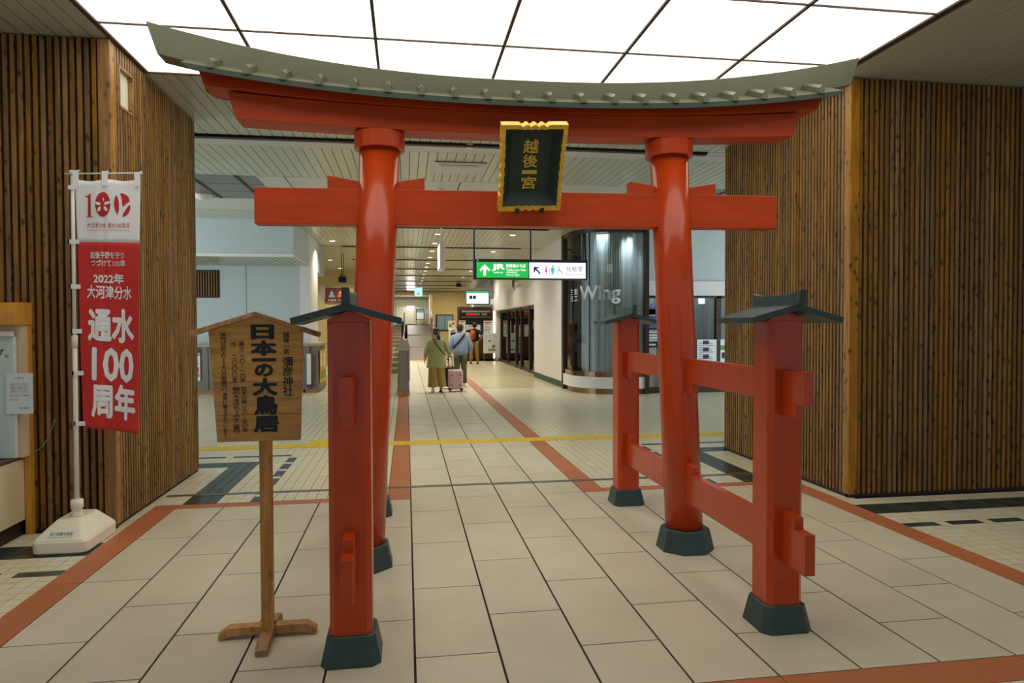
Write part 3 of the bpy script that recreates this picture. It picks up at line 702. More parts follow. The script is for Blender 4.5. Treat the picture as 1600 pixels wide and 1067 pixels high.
# support posts with their little roofs
for sg in (-1, 1):
    for sy in (-1, 1):
        cx, cy = TX+sg*1.122, TY+sy*1.29
        p = MB().prismz(chamf(cx, cy, .1, .1, .026), .11, 1.64)
        p.prism([(cx-.098, 1.635), (cx+.098, 1.635), (cx+.098, 1.652), (cx, 1.694), (cx-.098, 1.652)], cy-.097, cy+.097)
        po = obj('support_post', p, M['red'], gate, bevel=.002)
        obj('base', MB().rings([[(x, y, z) for x, y in chamf(cx, cy, h, h, cc_)] for h, cc_, z in ((.142, .04, 0), (.140, .04, .015), (.115, .032, .135), (.108, .03, .14))]), M['green'], po, label='dark green foot')
        rm = MB()
        for q in (-1, 1):
            P = [(cx, 1.694), (cx, 1.727), (cx+q*.252, 1.657), (cx+q*.246, 1.627)]
            rm.prism(P if q < 0 else P[::-1], cy-.20, cy+.20)
        obj('post_roof', rm, M['green'], po, bevel=.002, label='dark green gabled cap')
        R = []
        for k in range(13):
            s = -1+k/6; h = .058+.020*s**4; w = .017
            zb = 1.718
            R.append([(cx-w-.004, cy+s*.235, zb), (cx+w+.004, cy+s*.235, zb), (cx+w, cy+s*.245, zb+h), (cx-w, cy+s*.245, zb+h)])
        obj('ridge_cap', MB().rings(R), M['green'], po, bevel=.002, label='dark green upturned ridge')
for sg in (-1, 1):
    cx = TX+sg*1.122; w = .0275
    b1 = obj('side_rail', MB().box(cx-w, cx+w, 3.135, 6.305, 1.213, 1.383), M['red'], gate, bevel=.003)
    b2 = obj('side_rail', MB().box(cx-w, cx+w, 3.115, 6.325, .37, .575), M['red'], gate, bevel=.003)
    for y0 in (3.33-.115, 4.59-.10, 5.91-.105, 3.53-.01, 4.85-.01, 6.11-.01):
        y1 = y0+.125 
        obj('wedge', MB().prismx([(y0, 1.145), (y1, 1.145), (y1, 1.22), (y0, 1.22)], cx-w*.93, cx+w*.93), M['red'], b1, bevel=.002)
        obj('wedge', MB().prismx([(y0, .57), (y1, .57), (y1, .645), (y0, .635)], cx-w*.93, cx+w*.93), M['red'], b2, bevel=.002)

# plaque
pq = empty('plaque', (.822, 4.575, 2.40), (-math.atan2(.345, .475)*-1, 0, 0), label='dark green plaque with scalloped gold frame and gold characters hung on the gate', cat='plaque')
pq.rotation_euler = (math.atan2(.335, .47), 0, 0); pq.rotation_euler.rotate(Euler((0, math.radians(-2.5), 0)))
PWH, PH = .212, .585
pw2 = .205
def wavy(n=40, side='v', L=PH, outer=0.0):
    out = []
    for k in range(n+1):
        t = k/n; u = (t-.5)/.5; a = 0
        if abs(u) < .62: a = .010*abs(math.sin(u*PI*4.6))+.004
        out.append((t*L, a))
    return out
fm = MB()
# frame: four mitred bars with a scalloped outer and inner edge
def bar(side):
    mb = MB(); n = 48; R = []
    for k in range(n+1):
        t = k/n; u = 2*t-1; a = (-.016+.016*abs(math.cos(u*PI*4.2))) if abs(u) < (.62 if side in 'LR' else .48) else 0
        fw = .028
        if side in 'LR':
            q = -1 if side == 'L' else 1; z = t*PH; zi = fw+t*(PH-2*fw)
            o_ = q*(PWH+a); i_ = q*(PWH-fw-a*-.4)
            R.append([(o_, .045, z), (o_, -.018, z), (i_, -.018, zi), (i_, .0, zi)])
        else:
            x = -PWH+t*2*PWH; xi = -(PWH-fw)+t*2*(PWH-fw); q = 1 if side == 'T' else -1
            zo = (PH+a if q > 0 else -a); zi = (PH-fw+a*.4 if q > 0 else fw-a*.4)
            R.append([(x, .045, zo), (x, -.018, zo), (xi, -.018, zi), (xi, 0, zi)])
    return mb.rings(R)
for s_ in 'LRTB': obj('frame', bar(s_), M['gold'], pq, local=True)
iw, ih = .132, .40; zc = PH/2
tray = MB(); a0 = [(-PWH+.03, -.002, .03), (PWH-.03, -.002, .03), (PWH-.03, -.002, PH-.03), (-PWH+.03, -.002, PH-.03)]
a1 = [(-iw, .075, zc-ih/2), (iw, .075, zc-ih/2), (iw, .075, zc+ih/2), (-iw, .075, zc+ih/2)]
for i in range(4):
    j = (i+1) % 4
    obj('sloped_side', MB().add([a0[i], a0[j], a1[j], a1[i]]+[(v[0]*1.03, v[1]+.012, (v[2]-zc)*1.03+zc) for v in (a0[i], a0[j], a1[j], a1[i])], [(0, 1, 2, 3), (7, 6, 5, 4), (0, 4, 5, 1), (1, 5, 6, 2), (2, 6, 7, 3), (3, 7, 4, 0)]), M['plaque'], pq, local=True)
obj('board', MB().box(-iw-.004, iw+.004, .075, .09, zc-ih/2-.004, zc+ih/2+.004), M['plaque'], pq, local=True)
for i, ch_ in enumerate('越後一宮'):
    hz = [.093, .090, .027, .086][i]; top = [.458, .359, .25, .205][i]
    lettering('character', ch_, -.050, .050, top-hz, top, .0735, M['goldtext'], pq, local=True, bold=.018)
for x in (-.085, .085): obj('bracket', MB().cyl((x, -.02, .012), (x, .06, -.02), .012, n=8).box(x-.012, x+.012, -.028, .0, -.012, .02), M['iron'], pq, local=True)

# ================================================================== wooden notice board
sg = empty('notice_board', (-.715, 3.66, 0), label='small roofed wooden notice board with black brushed characters on a cross-foot post', cat='signboard')
obj('post', MB().bbox(-.745, -.687, 3.63, 3.685, .05, 1.12, .004), M['signpost'], sg)
f1 = MB()
def foot(cx, cy, L, ax):
    p = [(-L, 0), (-L+.02, .0), (-L+.06, .018), (L-.06, .018), (L-.02, 0), (L, 0), (L, .03), (L-.05, .062), (-L+.05, .062), (-L, .03)]
    mb = MB(); h = .03
    if ax == 'x': return mb.rings([[(cx+a, cy+h, z) for a, z in p], [(cx+a, cy-h, z) for a, z in p]])
    return mb.rings([[(cx-h, cy+a, z) for a, z in p], [(cx+h, cy+a, z) for a, z in p]])
obj('foot', foot(-.725, 3.72, .245, 'x'), M['signpost'], sg, bevel=.003)
obj('foot', foot(-.715, 3.69, .215, 'y'), wood_mat('sign_foot_wood', ('#7c5530', '#a87c4c'), .55, axis='y', knots=False), sg, bevel=.003)
def bx_(z):   # board edges at height z
    t = (1.598-z)/(1.598-1.045); return -.973+.035*t, -.519-.018*t
zs = [1.042, 1.255, 1.43]
for a, b_ in ((1.042, 1.176), (1.178, 1.34), (1.342, 1.598)):
    l0, r0 = bx_(a); l1, r1 = bx_(b_)
    P = [(l0, a), (r0, a), (r1, b_), (l1, b_)]
    if b_ > 1.59: P = [(l0, a), (r0, a), (r1, b_), (-.745, 1.675), (l1, b_)]
    obj('plank', MB().prism(P, 3.60, 3.625), M['signwood'], sg, bevel=.0015)
for q, P in ((0, [(-1.05, 1.575), (-.747, 1.672), (-.747, 1.695), (-1.058, 1.597)]), (1, [(-.747, 1.672), (-.44, 1.565), (-.434, 1.588), (-.747, 1.695)])):
    obj('roof_board', MB().prism(P, 3.575, 3.655), M['signpost'], sg, bevel=.002)
YS = 3.5985
def S2(px, py):   # helper from the board's own picture layout (a 907 x 1067 sketch of its face) to metres
    return (-.973+(px-30)*(.454/807), 1.598-(py-120)*(.556/900))
def col(txt, x0, x1, y0, y1, m=M['ink'], bold=0.012, nm='lettering'):
    a = S2(x0, y1); b_ = S2(x1, y0); lettering(nm, txt, a[0], b_[0], a[1], b_[1], YS, m, sg, bold=bold, vertical=True)
for ch_, x0, x1, y0, y1 in (('日', 388, 590, 68, 190), ('本', 383, 612, 196, 325), ('一', 392, 606, 342, 370), ('の', 415, 580, 388, 495), ('大', 398, 613, 503, 650), ('鳥', 408, 615, 643, 808), ('居', 402, 625, 815, 948)):
    a = S2(x0, y1); b_ = S2(x1, y0); lettering('large_character', ch_, a[0], b_[0], a[1], b_[1], YS, M['ink'], sg, bold=.05)
col('越後一宮', 664, 722, 132, 310); col('彌彦神社', 657, 750, 335, 655, bold=.012)
col('高さ', 285, 332, 205, 282); col('三〇・一六米', 288, 342, 315, 535); col('笠木の長', 297, 352, 575, 712); col('三八・五〇米', 303, 355, 735, 942)
col('巾', 218, 262, 210, 248); col('二〇〇〇米', 225, 272, 315, 540); col('額の大きさたゝみ十二畳分', 228, 290, 575, 950)
col('実物は此処より13キロの県道沿い', 130, 182, 135, 600, M['ink_faint']); col('長岡に建立されています', 145, 185, 620, 970, M['ink_faint'])

# ================================================================== banner flag
fl = empty('banner_flag', (-2.44, 5.52, 0), label='tall red and white cloth banner on a white pole in a cream plastic base', cat='banner')
# base: water tank with sloped top
def rr(cx, cy, hx, hy, c, z, n=4):
    P = []
    for qx, qy, a0 in ((1, -1, -PI/2), (1, 1, 0), (-1, 1, PI/2), (-1, -1, PI)):
        for k in range(n+1):
            t = a0+PI/2*k/n; P.append((cx+qx*(hx-c)+c*math.cos(t), cy+qy*(hy-c)+c*math.sin(t), z))
    return P
bcx, bcy = -2.455, 5.545
bm_ = MB().rings([rr(bcx, bcy, .172, .255, .05, 0), rr(bcx, bcy, .185, .27, .055, .012), rr(bcx, bcy, .188, .272, .055, .085), rr(bcx, bcy, .178, .262, .05, .105), rr(bcx, bcy+.03, .09, .15, .03, .205), rr(bcx, bcy+.03, .08, .14, .03, .212)], sm=False)
bs = obj('base', bm_, M['base_plastic'], fl, bevel=.006)
obj('socket', MB().lathe([(.052, .20), (.036, .24), (.034, .27), (.043, .275), (.043, .335), (.03, .34)], (-2.435, 5.52, 0), 20), M['base_plastic'], bs)
obj('base_label', MB().add([(-2.54, 5.300, .1220), (-2.37, 5.300, .1220), (-2.37, 5.342, .1515), (-2.54, 5.342, .1515)], [(0, 1, 2, 3)]).add([(-2.54, 5.302, .120), (-2.37, 5.302, .120), (-2.37, 5.344, .1495), (-2.54, 5.344, .1495)], [(3, 2, 1, 0)]), M['paper'], bs)
lettering('lettering', '燕三条観光協会', -2.53, -2.38, 5.308, 5.334, 0, M['ink'], bs, fn=lambda x, y, z: (x, z, .1235+(z-5.300)*.7024))
pole_top = (-2.418, 5.50, 2.76); pole_bot = (-2.435, 5.52, .3)
obj('pole', MB().cyl(pole_bot, (-2.426, 5.51, 1.55), .0165, .0165, 14).cyl((-2.426, 5.51, 1.47), (-2.426, 5.51, 1.56), .021, .021, 14).cyl((-2.426, 5.51, 1.55), pole_top, .0125, .0125, 14), M['white'], fl)
obj('pole_cap', MB().cyl((-2.418, 5.50, 2.735), (-2.418, 5.50, 2.77), .02, .02, 12), M['white'], fl)
obj('cross_bar', MB().cyl((-2.47, 5.5, 2.744), (-1.93, 5.485, 2.762), .006, .005, 10).cyl((-1.965, 5.487, 2.76), (-1.935, 5.486, 2.765), .011, .011, 10), M['white'], fl)
TLc, TRc, BRc, BLc = (-2.398, 2.700), (-1.950, 2.716), (-1.985, .822), (-2.372, .880)
def fpos(u, v, off=0.0):   # u across, v down
    x = (1-v)*((1-u)*TLc[0]+u*TRc[0])+v*((1-u)*BLc[0]+u*BRc[0]); z = (1-v)*((1-u)*TLc[1]+u*TRc[1])+v*((1-u)*BLc[1]+u*BRc[1])
    z += -.012*math.sin(PI*u*2)**2*max(0, 1-v*8)
    y = 5.49+.010*math.sin(u*9+v*3)*(.3+v)+.008*math.sin(v*7-u*4)+.012*math.exp(-((u-.42)/.05)**2)*(.4+.6*v)
    return (x, y-off, z)
for nm, v0, v1, m_ in (('white_cloth', 0, .249, 'flagwhite'), ('red_cloth', .249, 1, 'flagred')):
    NU, NV = 48, max(6, int(60*(v1-v0))); mb = MB()
    V_ = [fpos(i/NU, v0+(v1-v0)*j/NV, 0.0) for j in range(NV+1) for i in range(NU+1)]; B_ = [(x, y+.0025, z) for x, y, z in V_]; n0 = len(V_)
    F_ = []
    for j in range(NV):
        for i in range(NU):
            a = j*(NU+1)+i; F_.append((a, a+NU+1, a+NU+2, a+1)); F_.append((n0+a, n0+a+1, n0+a+NU+2, n0+a+NU+1))
    for i in range(NU): F_.append((i, i+1, n0+i+1, n0+i)); a = NV*(NU+1)+i; F_.append((a, n0+a, n0+a+1, a+1))
    for j in range(NV): a = j*(NU+1); F_.append((a, n0+a, n0+a+NU+1, a+NU+1)); a += NU; F_.append((a, a+NU+1, n0+a+NU+1, n0+a))
    mb.add(V_+B_, F_, 0, True)
    cl = obj(nm, mb, M[m_], fl, label='white upper cloth with the round number logo' if v0 == 0 else 'red lower cloth with white characters')
    if v0 == 0: wc = cl
    else: rc = cl
for v in (.018, .249, .43, .61, .78, .985):
    if v < .1: continue
    p = fpos(0, v); obj('tab', MB().box(p[0]-.055, p[0]+.02, 5.478, 5.484, p[2]-.016, p[2]+.016).box(p[0]-.055, p[0]-.045, 5.478, 5.53, p[2]-.016, p[2]+.016), M['flagwhite'], fl)
for u in (.03, .47, .97):
    p = fpos(u, 0); obj('loop', MB().box(p[0]-.02, p[0]+.02, 5.474, 5.478, p[2]-.05, 2.772).box(p[0]-.02, p[0]+.02, 5.474, 5.505, 2.768, 2.772), M['flagwhite'], fl)
p = fpos(0, 0.018); obj('tab', MB().box(p[0]-.04, p[0]+.02, 5.476, 5.482, p[2]-.04, p[2]-.01), M['flagwhite'], fl)
def fprint(x, z):   # x in px 118..219 of the flag's picture width, z px rows -> on the cloth
    v = (z-281)/(676-281); xl = 118+(129-118)*v; xr = 219+(217-219)*v
    return ((x-xl)/(xr-xl), v)
def ftext(nm, body, px0, px1, py0, py1, m, bold=0, parent=None):
    def fn(x, y, z):
        u, v = fprint(x, -z); return fpos(u, v, .0035)
    lettering(nm, body, px0, px1, -py1, -py0, 0, m, parent, bold=bold, fn=fn)
def fpoly(nm, P, m, parent, off=.0035):
    Q = [fpos(*fprint(*p), off) for p in P]; n = len(Q)
    obj(nm, MB().add(Q+[(x, y+.0012, z) for x, y, z in Q], [tuple(range(n)), tuple(range(n, 2*n))[::-1]]+[(i, n+i, n+(i+1) % n, (i+1) % n) for i in range(n)]), m, parent)
C3 = lambda x, y: (120+x/8.21, 270+y/8.21)
fpoly('logo_numeral', [C3(*p) for p in [(104, 295), (150, 290), (180, 258), (188, 262), (184, 560), (222, 572), (118, 572), (146, 560), (152, 320), (120, 302)]], M['logored'], wc)
fpoly('logo_numeral', ellipse(*C3(344, 410), 98/8.21, 160/8.21, 30), M['logored'], wc)
for k in range(5):
    a = -PI/2+k*2*PI/5; c = C3(343+42*0+62*math.cos(a), 415+62*math.sin(a)); fpoly('logo_petal', ellipse(c[0], c[1], 42/8.21, 20/8.21, 14, rot=a), M['flagwhite'], wc, .006)
fpoly('logo_numeral', [C3(*p) for p in [(520, 285), (500, 320), (488, 400), (500, 480), (532, 548), (548, 490), (550, 400), (540, 330)]], M['logored'], wc)
fpoly('logo_numeral', [C3(*p) for p in [(562, 262), (600, 258), (645, 280), (672, 320), (682, 362), (640, 395), (597, 440), (588, 400), (585, 330)]], M['logored'], wc)
fpoly('logo_numeral', [C3(*p) for p in [(688, 405), (690, 470), (665, 525), (630, 560), (592, 572), (600, 530), (630, 480), (660, 435)]], M['logored'], wc)
ftext('lettering', '大河津分水 通水100周年', 136, 203.5, 348.5, 357, M['logored'], 0, wc)
ftext('lettering', 'The Okouzu Diversion Channel 100th Anniversary', 136, 203.5, 359.3, 361.8, M['logored'], 0, wc)
ftext('lettering', '越後平野を守り', 141, 194, 394, 405, M['flagwhite'], .02, rc)
ftext('lettering', 'つづけて100年', 142, 196, 406.5, 417.5, M['flagwhite'], .02, rc)
ftext('lettering', '2022年', 146, 193, 428, 444.5, M['flagwhite'], .03, rc)
ftext('lettering', '大河津分水', 136, 206, 447, 468.5, M['flagwhite'], .025, rc)
ftext('large_character', '通水', 138, 210, 483, 537, M['flagwhite'], .04, rc)
ftext('large_character', '100', 145, 209, 545, 599, M['flagwhite'], .03, rc)
ftext('large_character', '周年', 144, 212, 602, 658, M['flagwhite'], .04, rc)

# ================================================================== stamp kiosk at the left edge
ks = empty('stamp_kiosk', (-3.5, 5.5, 0), label='cream stamp desk with plywood hood against the slatted wall, cut by the left edge', cat='kiosk')
obj('plinth', MB().box(-4.1, -2.97, 5.0, 5.88, 0, .12), M['slot'], ks)
obj('cabinet', MB().bbox(-4.1, -2.95, 4.95, 5.88, .12, .60, .004), M['kiosk'], ks)
obj('desk_top', MB().bbox(-4.1, -2.945, 4.94, 5.88, .60, .622, .004), mat('dark_desk_top', '#5a4034', .4), ks)
obj('edge_board', MB().box(-2.945, -2.90, 5.835, 5.885, .0, 1.80), M['kioskwood'], ks)
obj('back_body', MB().box(-4.1, -2.905, 5.75, 5.834, .622, 1.64), M['kiosk'], ks)
hp = [(5.88, 1.64), (5.88, 1.81)]+[(5.74-.12*math.sin(t)*1.0, 1.70+.11*math.cos(t)) for t in [PI/2*k/6 for k in range(7)]]+[(5.62, 1.64)]
hd = MB().prismx(hp, -4.1, -2.893)
obj('hood', hd, M['kioskwood'], ks)
obj('face_board', MB().bbox(-4.1, -2.935, 5.70, 5.74, .625, 1.55), mat('pale_blue_board', '#ccd9d6', .5, var=.02), ks)
obj('light_rail', MB().bbox(-4.1, -2.93, 5.66, 5.70, 1.55, 1.59), M['white'], ks)
lettering('lettering', 'スタンプ。', -3.31, -2.972, 1.39, 1.46, 5.698, M['ink'], ks)
nt_ = obj('paper_notice', MB().box(-2.99, -2.803, 5.688, 5.692, .965, 1.272), M['paper'], ks)
M['printgrey'] = mat('grey_print', '#7d868c', .7); M['printred'] = mat('red_print', '#b86a66', .7)
YN = 5.6865
lettering('lettering', '記念スタンプをご\n利用のお客さまに\nご案内いたします。', -2.965, -2.83, 1.125, 1.20, YN, M['printgrey'], nt_)
lettering('lettering', '窓口', -2.965, -2.93, 1.095, 1.113, YN, M['printred'], nt_); lettering('lettering', 'までご来駅', -2.925, -2.83, 1.095, 1.113, YN, M['printgrey'], nt_)
lettering('lettering', 'ください。', -2.965, -2.90, 1.065, 1.083, YN, M['printgrey'], nt_)
lettering('lettering', 'ご案内', -2.93, -2.865, 1.23, 1.245, YN, M['printred'], nt_); lettering('lettering', '燕三条駅長', -2.90, -2.83, 1.0, 1.018, YN, M['printgrey'], nt_)
pts = []
for k in range(15):
    t = k/14; pts.append((-2.88+t*.145, 5.80+.05*t, .67+.205*t**1.9-.03*math.sin(PI*t)))
tc = empty('tether_cord', (-2.85, 5.84, .7), label='thin grey cord hooked to a slat beside the stamp desk', cat='cord')
obj('cord', MB().tube(pts, .003, 6), M['printgrey'], tc)
obj('hook_ring', MB().tube([(-2.735+.012*math.cos(t), 5.862, .882+.012*math.sin(t)) for t in [2*PI*k/12 for k in range(13)]], .003, 6).cyl((-2.735, 5.862, .882), (-2.735, 5.90, .882), .004, n=6), M['steel'], tc)
st = empty('ink_pad', (-3.12, 5.35, .622), label='small black ink pad lying on the stamp desk by the left edge', cat='ink pad')
obj('case', MB().bbox(-3.2, -3.06, 5.54, 5.64, .6235, .645), M['black'], st); obj('pad', MB().bbox(-3.19, -3.07, 5.55, 5.63, .645, .650, .002), M['shopwall'], st)

# ================================================================== hanging signs
hs = empty('hanging_sign', (2.2, 12, 2.6), label='long lit ceiling sign, green half with an arrow and white half with toilet symbols', cat='direction sign')
x0, x1, z0, z1 = 1.172, 3.222, 2.435, 2.79
obj('case', MB().bbox(x0, 2.16, 12.0, 12.16, z0, z1), M['greencase'], hs); obj('case', MB().bbox(2.16, x1, 12.0, 12.16, z0, z1), M['navy'], hs, label='navy right half of the case')
for x in (1.19, 2.20, 3.21): obj('hanger', MB().cyl((x, 12.08, z1), (x, 12.08, CZ), .014, n=8), M['black'] if x > 2 else M['greencase'], hs)
X = lambda p: x0+(p-38)/(1552-38)*(x1-x0)
Z = lambda p: z1-(p-76)/(348-76)*(z1-z0)
gp = obj('green_panel', MB().box(X(75), X(755), 11.992, 12.0, Z(328), Z(118)), M['green_lit'], hs)
wp = obj('white_panel', MB().box(X(768), X(1524), 11.992, 12.0, Z(330), Z(118)), M['white_lit'], hs)
YF = 11.990
def poly(nm, P, m, parent, y=YF, th=.002): 
    P = [(X(a), Z(b_)) for a, b_ in P]; obj(nm, MB().prism(P, y-th, y), m, parent)
poly('arrow', [(180, 150), (248, 218), (240, 245), (196, 208), (196, 302), (164, 302), (164, 208), (122, 245), (114, 218)][::-1], M['pict_white'], gp)
lettering('logo_letters', 'JR', X(272), X(445), Z(238), Z(140), YF, M['pict_white'], gp, bold=.05)
lettering('lettering', 'JR東日本', X(298), X(420), Z(272), Z(246), YF, M['pict_white'], gp, bold=.02)
lettering('lettering', '弥彦線のりば', X(458), X(718), Z(192), Z(140), YF, M['pict_white'], gp, bold=.03)
lettering('lettering', 'Yahiko Line Gate', X(460), X(722), Z(234), Z(204), YF, M['pict_white'], gp, bold=.02)
lettering('lettering', '弥彦线检票口', X(460), X(608), Z(268), Z(242), YF, M['pict_white'], gp, bold=.01)
lettering('lettering', '야히코선 개찰구', X(460), X(642), Z(304), Z(278), YF, M['pict_white'], gp, bold=.01)
poly('arrow', [(824, 178), (908, 178), (880, 196), (862, 200), (918, 262), (905, 276), (846, 214), (842, 240), (824, 262)], M['pict_blue'], wp)
def disc(cx, cz, r): return [(cx+r*math.cos(2*PI*k/14), cz+r*math.sin(2*PI*k/14)) for k in range(14)]
poly('woman_symbol', disc(990, 176, 11), M['pict_pink'], wp); poly('woman_symbol', [(990, 190), (1002, 190), (1000, 215), (1010, 248), (996, 248), (994, 285), (987, 285), (984, 248), (970, 248), (981, 215), (979, 190)], M['pict_pink'], wp)
poly('divider', [(1030, 172), (1036, 172), (1036, 285), (1030, 285)], M['pict_grey'], wp)
poly('man_symbol', disc(1078, 172, 13), M['pict_cyan'], wp); poly('man_symbol', [(1055, 188), (1101, 188), (1103, 232), (1094, 236), (1092, 285), (1081, 285), (1078, 245), (1075, 285), (1064, 285), (1062, 236), (1053, 232)], M['pict_cyan'], wp)
poly('wheelchair_symbol', disc(1162, 175, 8), M['pict_grey'], wp)
rg = MB(); n = 28
for k in range(n-6):
    t0, t1 = [PI*.45+2*PI*q/n for q in (k, k+1)]
    P = [(1165+r*math.cos(t)*1.0, 252+r*math.sin(t)) for r, t in ((37, t0), (37, t1), (31, t1), (31, t0))]; rg.prism([(X(a), Z(b_)) for a, b_ in P], YF-.002, YF)
for P in ([(1158, 188), (1166, 188), (1168, 232), (1200, 232), (1215, 268), (1208, 270), (1194, 240), (1160, 240)], [(1164, 204), (1192, 204), (1192, 210), (1164, 210)]): rg.prism([(X(a), Z(b_)) for a, b_ in P], YF-.002, YF)
obj('wheelchair_symbol', rg, M['pict_grey'], wp)
lettering('lettering', '化粧室', X(1262), X(1486), Z(236), Z(166), YF, M['pict_blue'], wp); lettering('lettering', 'Restrooms', X(1258), X(1490), Z(290), Z(258), YF, M['pict_grey'], wp)
poly('case_mark', [(78, 82), (100, 82), (100, 106), (78, 106)], M['pict_grey'], hs, y=11.999)
# side-on sign
t = empty('hanging_sign', (.59, 12, 2.6), label='narrow lit ceiling sign seen edge-on, hung on one white rod', cat='direction sign')
obj('case', MB().bbox(.555, .64, 11.4, 12.1, 2.565, 3.0), M['white'], t); obj('lit_face', MB().box(.545, .556, 11.43, 12.07, 2.59, 2.975), M['white_lit'], t)
obj('hanger', MB().cyl((.595, 11.75, 3.0), (.595, 11.75, CZ), .018, n=10), M['white'], t)
# exit signs
for x, y, z, w_, h_, lb in ((.44, 25, 2.84, .29, .31, 'green lit exit sign hanging on two wires in mid corridor'), (-.86, 40, 3.2, .2, .2, 'small green lit exit sign at the head of the left flight, by the red pillar')):
    t = empty('exit_sign', (x, y, z), label=lb, cat='exit sign')
    obj('case', MB().bbox(x-w_/2, x+w_/2, y, y+.08, z-h_/2, z+h_/2), M['white'], t); f_ = obj('lit_face', MB().box(x-w_/2+.015, x+w_/2-.015, y-.006, y, z-h_/2+.015, z+h_/2-.015), M['exit_lit'], t)
    a = .3*w_
    obj('running_figure', MB().prism([(x-a*.2, z-.02), (x+a*.25, z-.02), (x+a*.6, z-.1), (x+a*.2, z-.1), (x, z-.05), (x-a*.5, z-.11), (x-a*.7, z-.09)][::-1], y-.008, y-.006), M['greenbase'], f_)
    for q in (-.3, .3): obj('wire', MB().cyl((x+q*w_, y+.04, z+h_/2), (x+q*w_, y+.04, CZ), .006, n=6), M['printgrey'], t)
# projector and toilet sign, left passage
t = empty('projector', (-1.95, 22, 3.1), label='black projector hung from the ceiling in front of the yellow wall', cat='projector')
obj('body', MB().bbox(-2.07, -1.83, 21.8, 22.1, 2.97, 3.15, .02), M['black'], t); obj('bracket', MB().box(-2.03, -1.87, 21.9, 21.98, 3.15, 3.22), M['printgrey'], t)
for x in (-1.98, -1.92): obj('rod', MB().cyl((x, 21.94, 3.2), (x, 21.94, CZ), .01, n=6), M['iron'], t)
t = empty('toilet_sign', (-2.82, 28.9, 2.87), label='brown toilet sign with blue and red doll figures on the yellow wall', cat='sign')
obj('board', MB().bbox(-3.27, -2.40, 28.82, 28.89, 2.6, 3.18), mat('brown_sign_board', '#5a2418', .5), t)
for cx, c in ((-3.0, '#7fa6c4'), (-2.66, '#d8665c')):
    mm = mat('doll_print', c, .6); obj('doll_figure', MB().prism([(cx-.13, 2.80), (cx+.13, 2.80), (cx+.05, 2.97), (cx-.05, 2.97)], 28.812, 28.82).prism(ellipse(cx, 3.0, .05, .05, 12), 28.812, 28.82).prism([(cx-.01, 3.04), (cx+.01, 3.04), (cx+.01, 3.1), (cx-.01, 3.1)], 28.812, 28.82), mm, t)
    obj('doll_face', MB().prism(ellipse(cx, 2.985, .035, .03, 10), 28.806, 28.812), M['paper'], t)
lettering('lettering', '化粧室  Toilet', -3.15, -2.5, 2.64, 2.72, 28.812, M['paper'], t)
t = empty('wall_sign', (-2.36, 20.95, 2.64), label='thin white plate sign sticking out by the opening in the left wall', cat='sign')
obj('plate', MB().box(-2.5, -2.37, 20.9, 20.93, 2.42, 2.82), M['white'], t); obj('bracket', MB().box(-2.4, -2.36, 20.92, 20.98, 2.5, 2.54).box(-2.4, -2.36, 20.92, 20.98, 2.7, 2.74), M['steel'], t)
# ceiling air unit, dome
t = empty('ceiling_air_unit', (.76, 9.95, CZ), label='white square louvred air unit on the ceiling behind the gate', cat='air conditioner')
obj('face', MB().rings([[(.42, 9.62, CZ), (1.12, 9.62, CZ), (1.12, 10.28, CZ), (.42, 10.28, CZ)], [(.40, 9.60, CZ-.015), (1.14, 9.60, CZ-.015), (1.14, 10.30, CZ-.015), (.40, 10.30, CZ-.015)], [(.52, 9.72, CZ-.05), (1.02, 9.72, CZ-.05), (1.02, 10.18, CZ-.05), (.52, 10.18, CZ-.05)]]), M['ceilplain'], t)
for a in ((.53, 1.01, 9.66, 9.70), (.53, 1.01, 10.2, 10.24)): obj('louvre', MB().box(*a, CZ-.036, CZ-.028), M['printgrey'], t)
t = empty('ceiling_sensor', (-3.53, 12.6, CZ), label='white round dome fitting on the dark ceiling panels beside the slatted wall', cat='ceiling sensor')
obj('dome', MB().lathe([(.16, 0), (.16, -.03), (.12, -.05), (.1, -.08), (.03, -.1)], (-3.45, 12.55, CZ), 24), M['white'], t)
t = empty('ceiling_sensor', (.6, 11.9, CZ), label='small white round fitting on the plain ceiling boards just above the tie beam', cat='ceiling sensor')
obj('dome', MB().lathe([(.10, 0), (.10, -.03), (.06, -.05), (.05, -.09), (.02, -.1)], (.58, 11.6, CZ), 20), M['white'], t)

# ================================================================== parapets
t = empty('parapet', (-.08, 17.5, 0), label='grey wooden parapet end with beige cap left of the walking woman', cat='parapet')
obj('body', MB().prismx([(16.0, .06), (16.0, 1.05), (28, 1.05), (28, .06)], -.16, .0).rings([[(-.225, 16.0, .02), (.06, 16.0, .02), (.06, 16.35, .02), (-.225, 16.35, .02)], [(-.18, 16.02, 1.05), (.05, 16.02, 1.05), (.05, 16.3, 1.05), (-.18, 16.3, 1.05)]]), M['parapet'], t)
obj('kick_board', MB().box(-.23, .065, 15.985, 16.0, 0, .10), M['signpost'], t)
obj('cap', MB().rings([[(-.215, 15.97, 1.05), (.08, 15.97, 1.05), (.08, 16.36, 1.05), (-.215, 16.36, 1.05)], [(-.215, 15.97, 1.12), (.08, 15.97, 1.12), (.08, 16.36, 1.12), (-.215, 16.36, 1.12)], [(-.15, 16.05, 1.30), (.03, 16.05, 1.30), (.03, 16.3, 1.30), (-.15, 16.3, 1.30)]]).box(-.18, .02, 16.36, 28, 1.05, 1.1), M['cap'], t)
obj('rail', MB().tube([(-.08, 16.6, 1.3), (-.08, 22, 1.35), (-.08, 28, 1.5), (-.08, 31.8, 1.75)], .025, 8), M['steel'], t)
obj('side_board', MB().box(.055, .075, 16.1, 21, .35, 1.08), M['wallwhite'], t, label='white board on the walkway side')
t = empty('parapet', (-3.5, 17.9, 0), label='grey wooden parapet with posters along the foot of the pale left wall', cat='parapet')
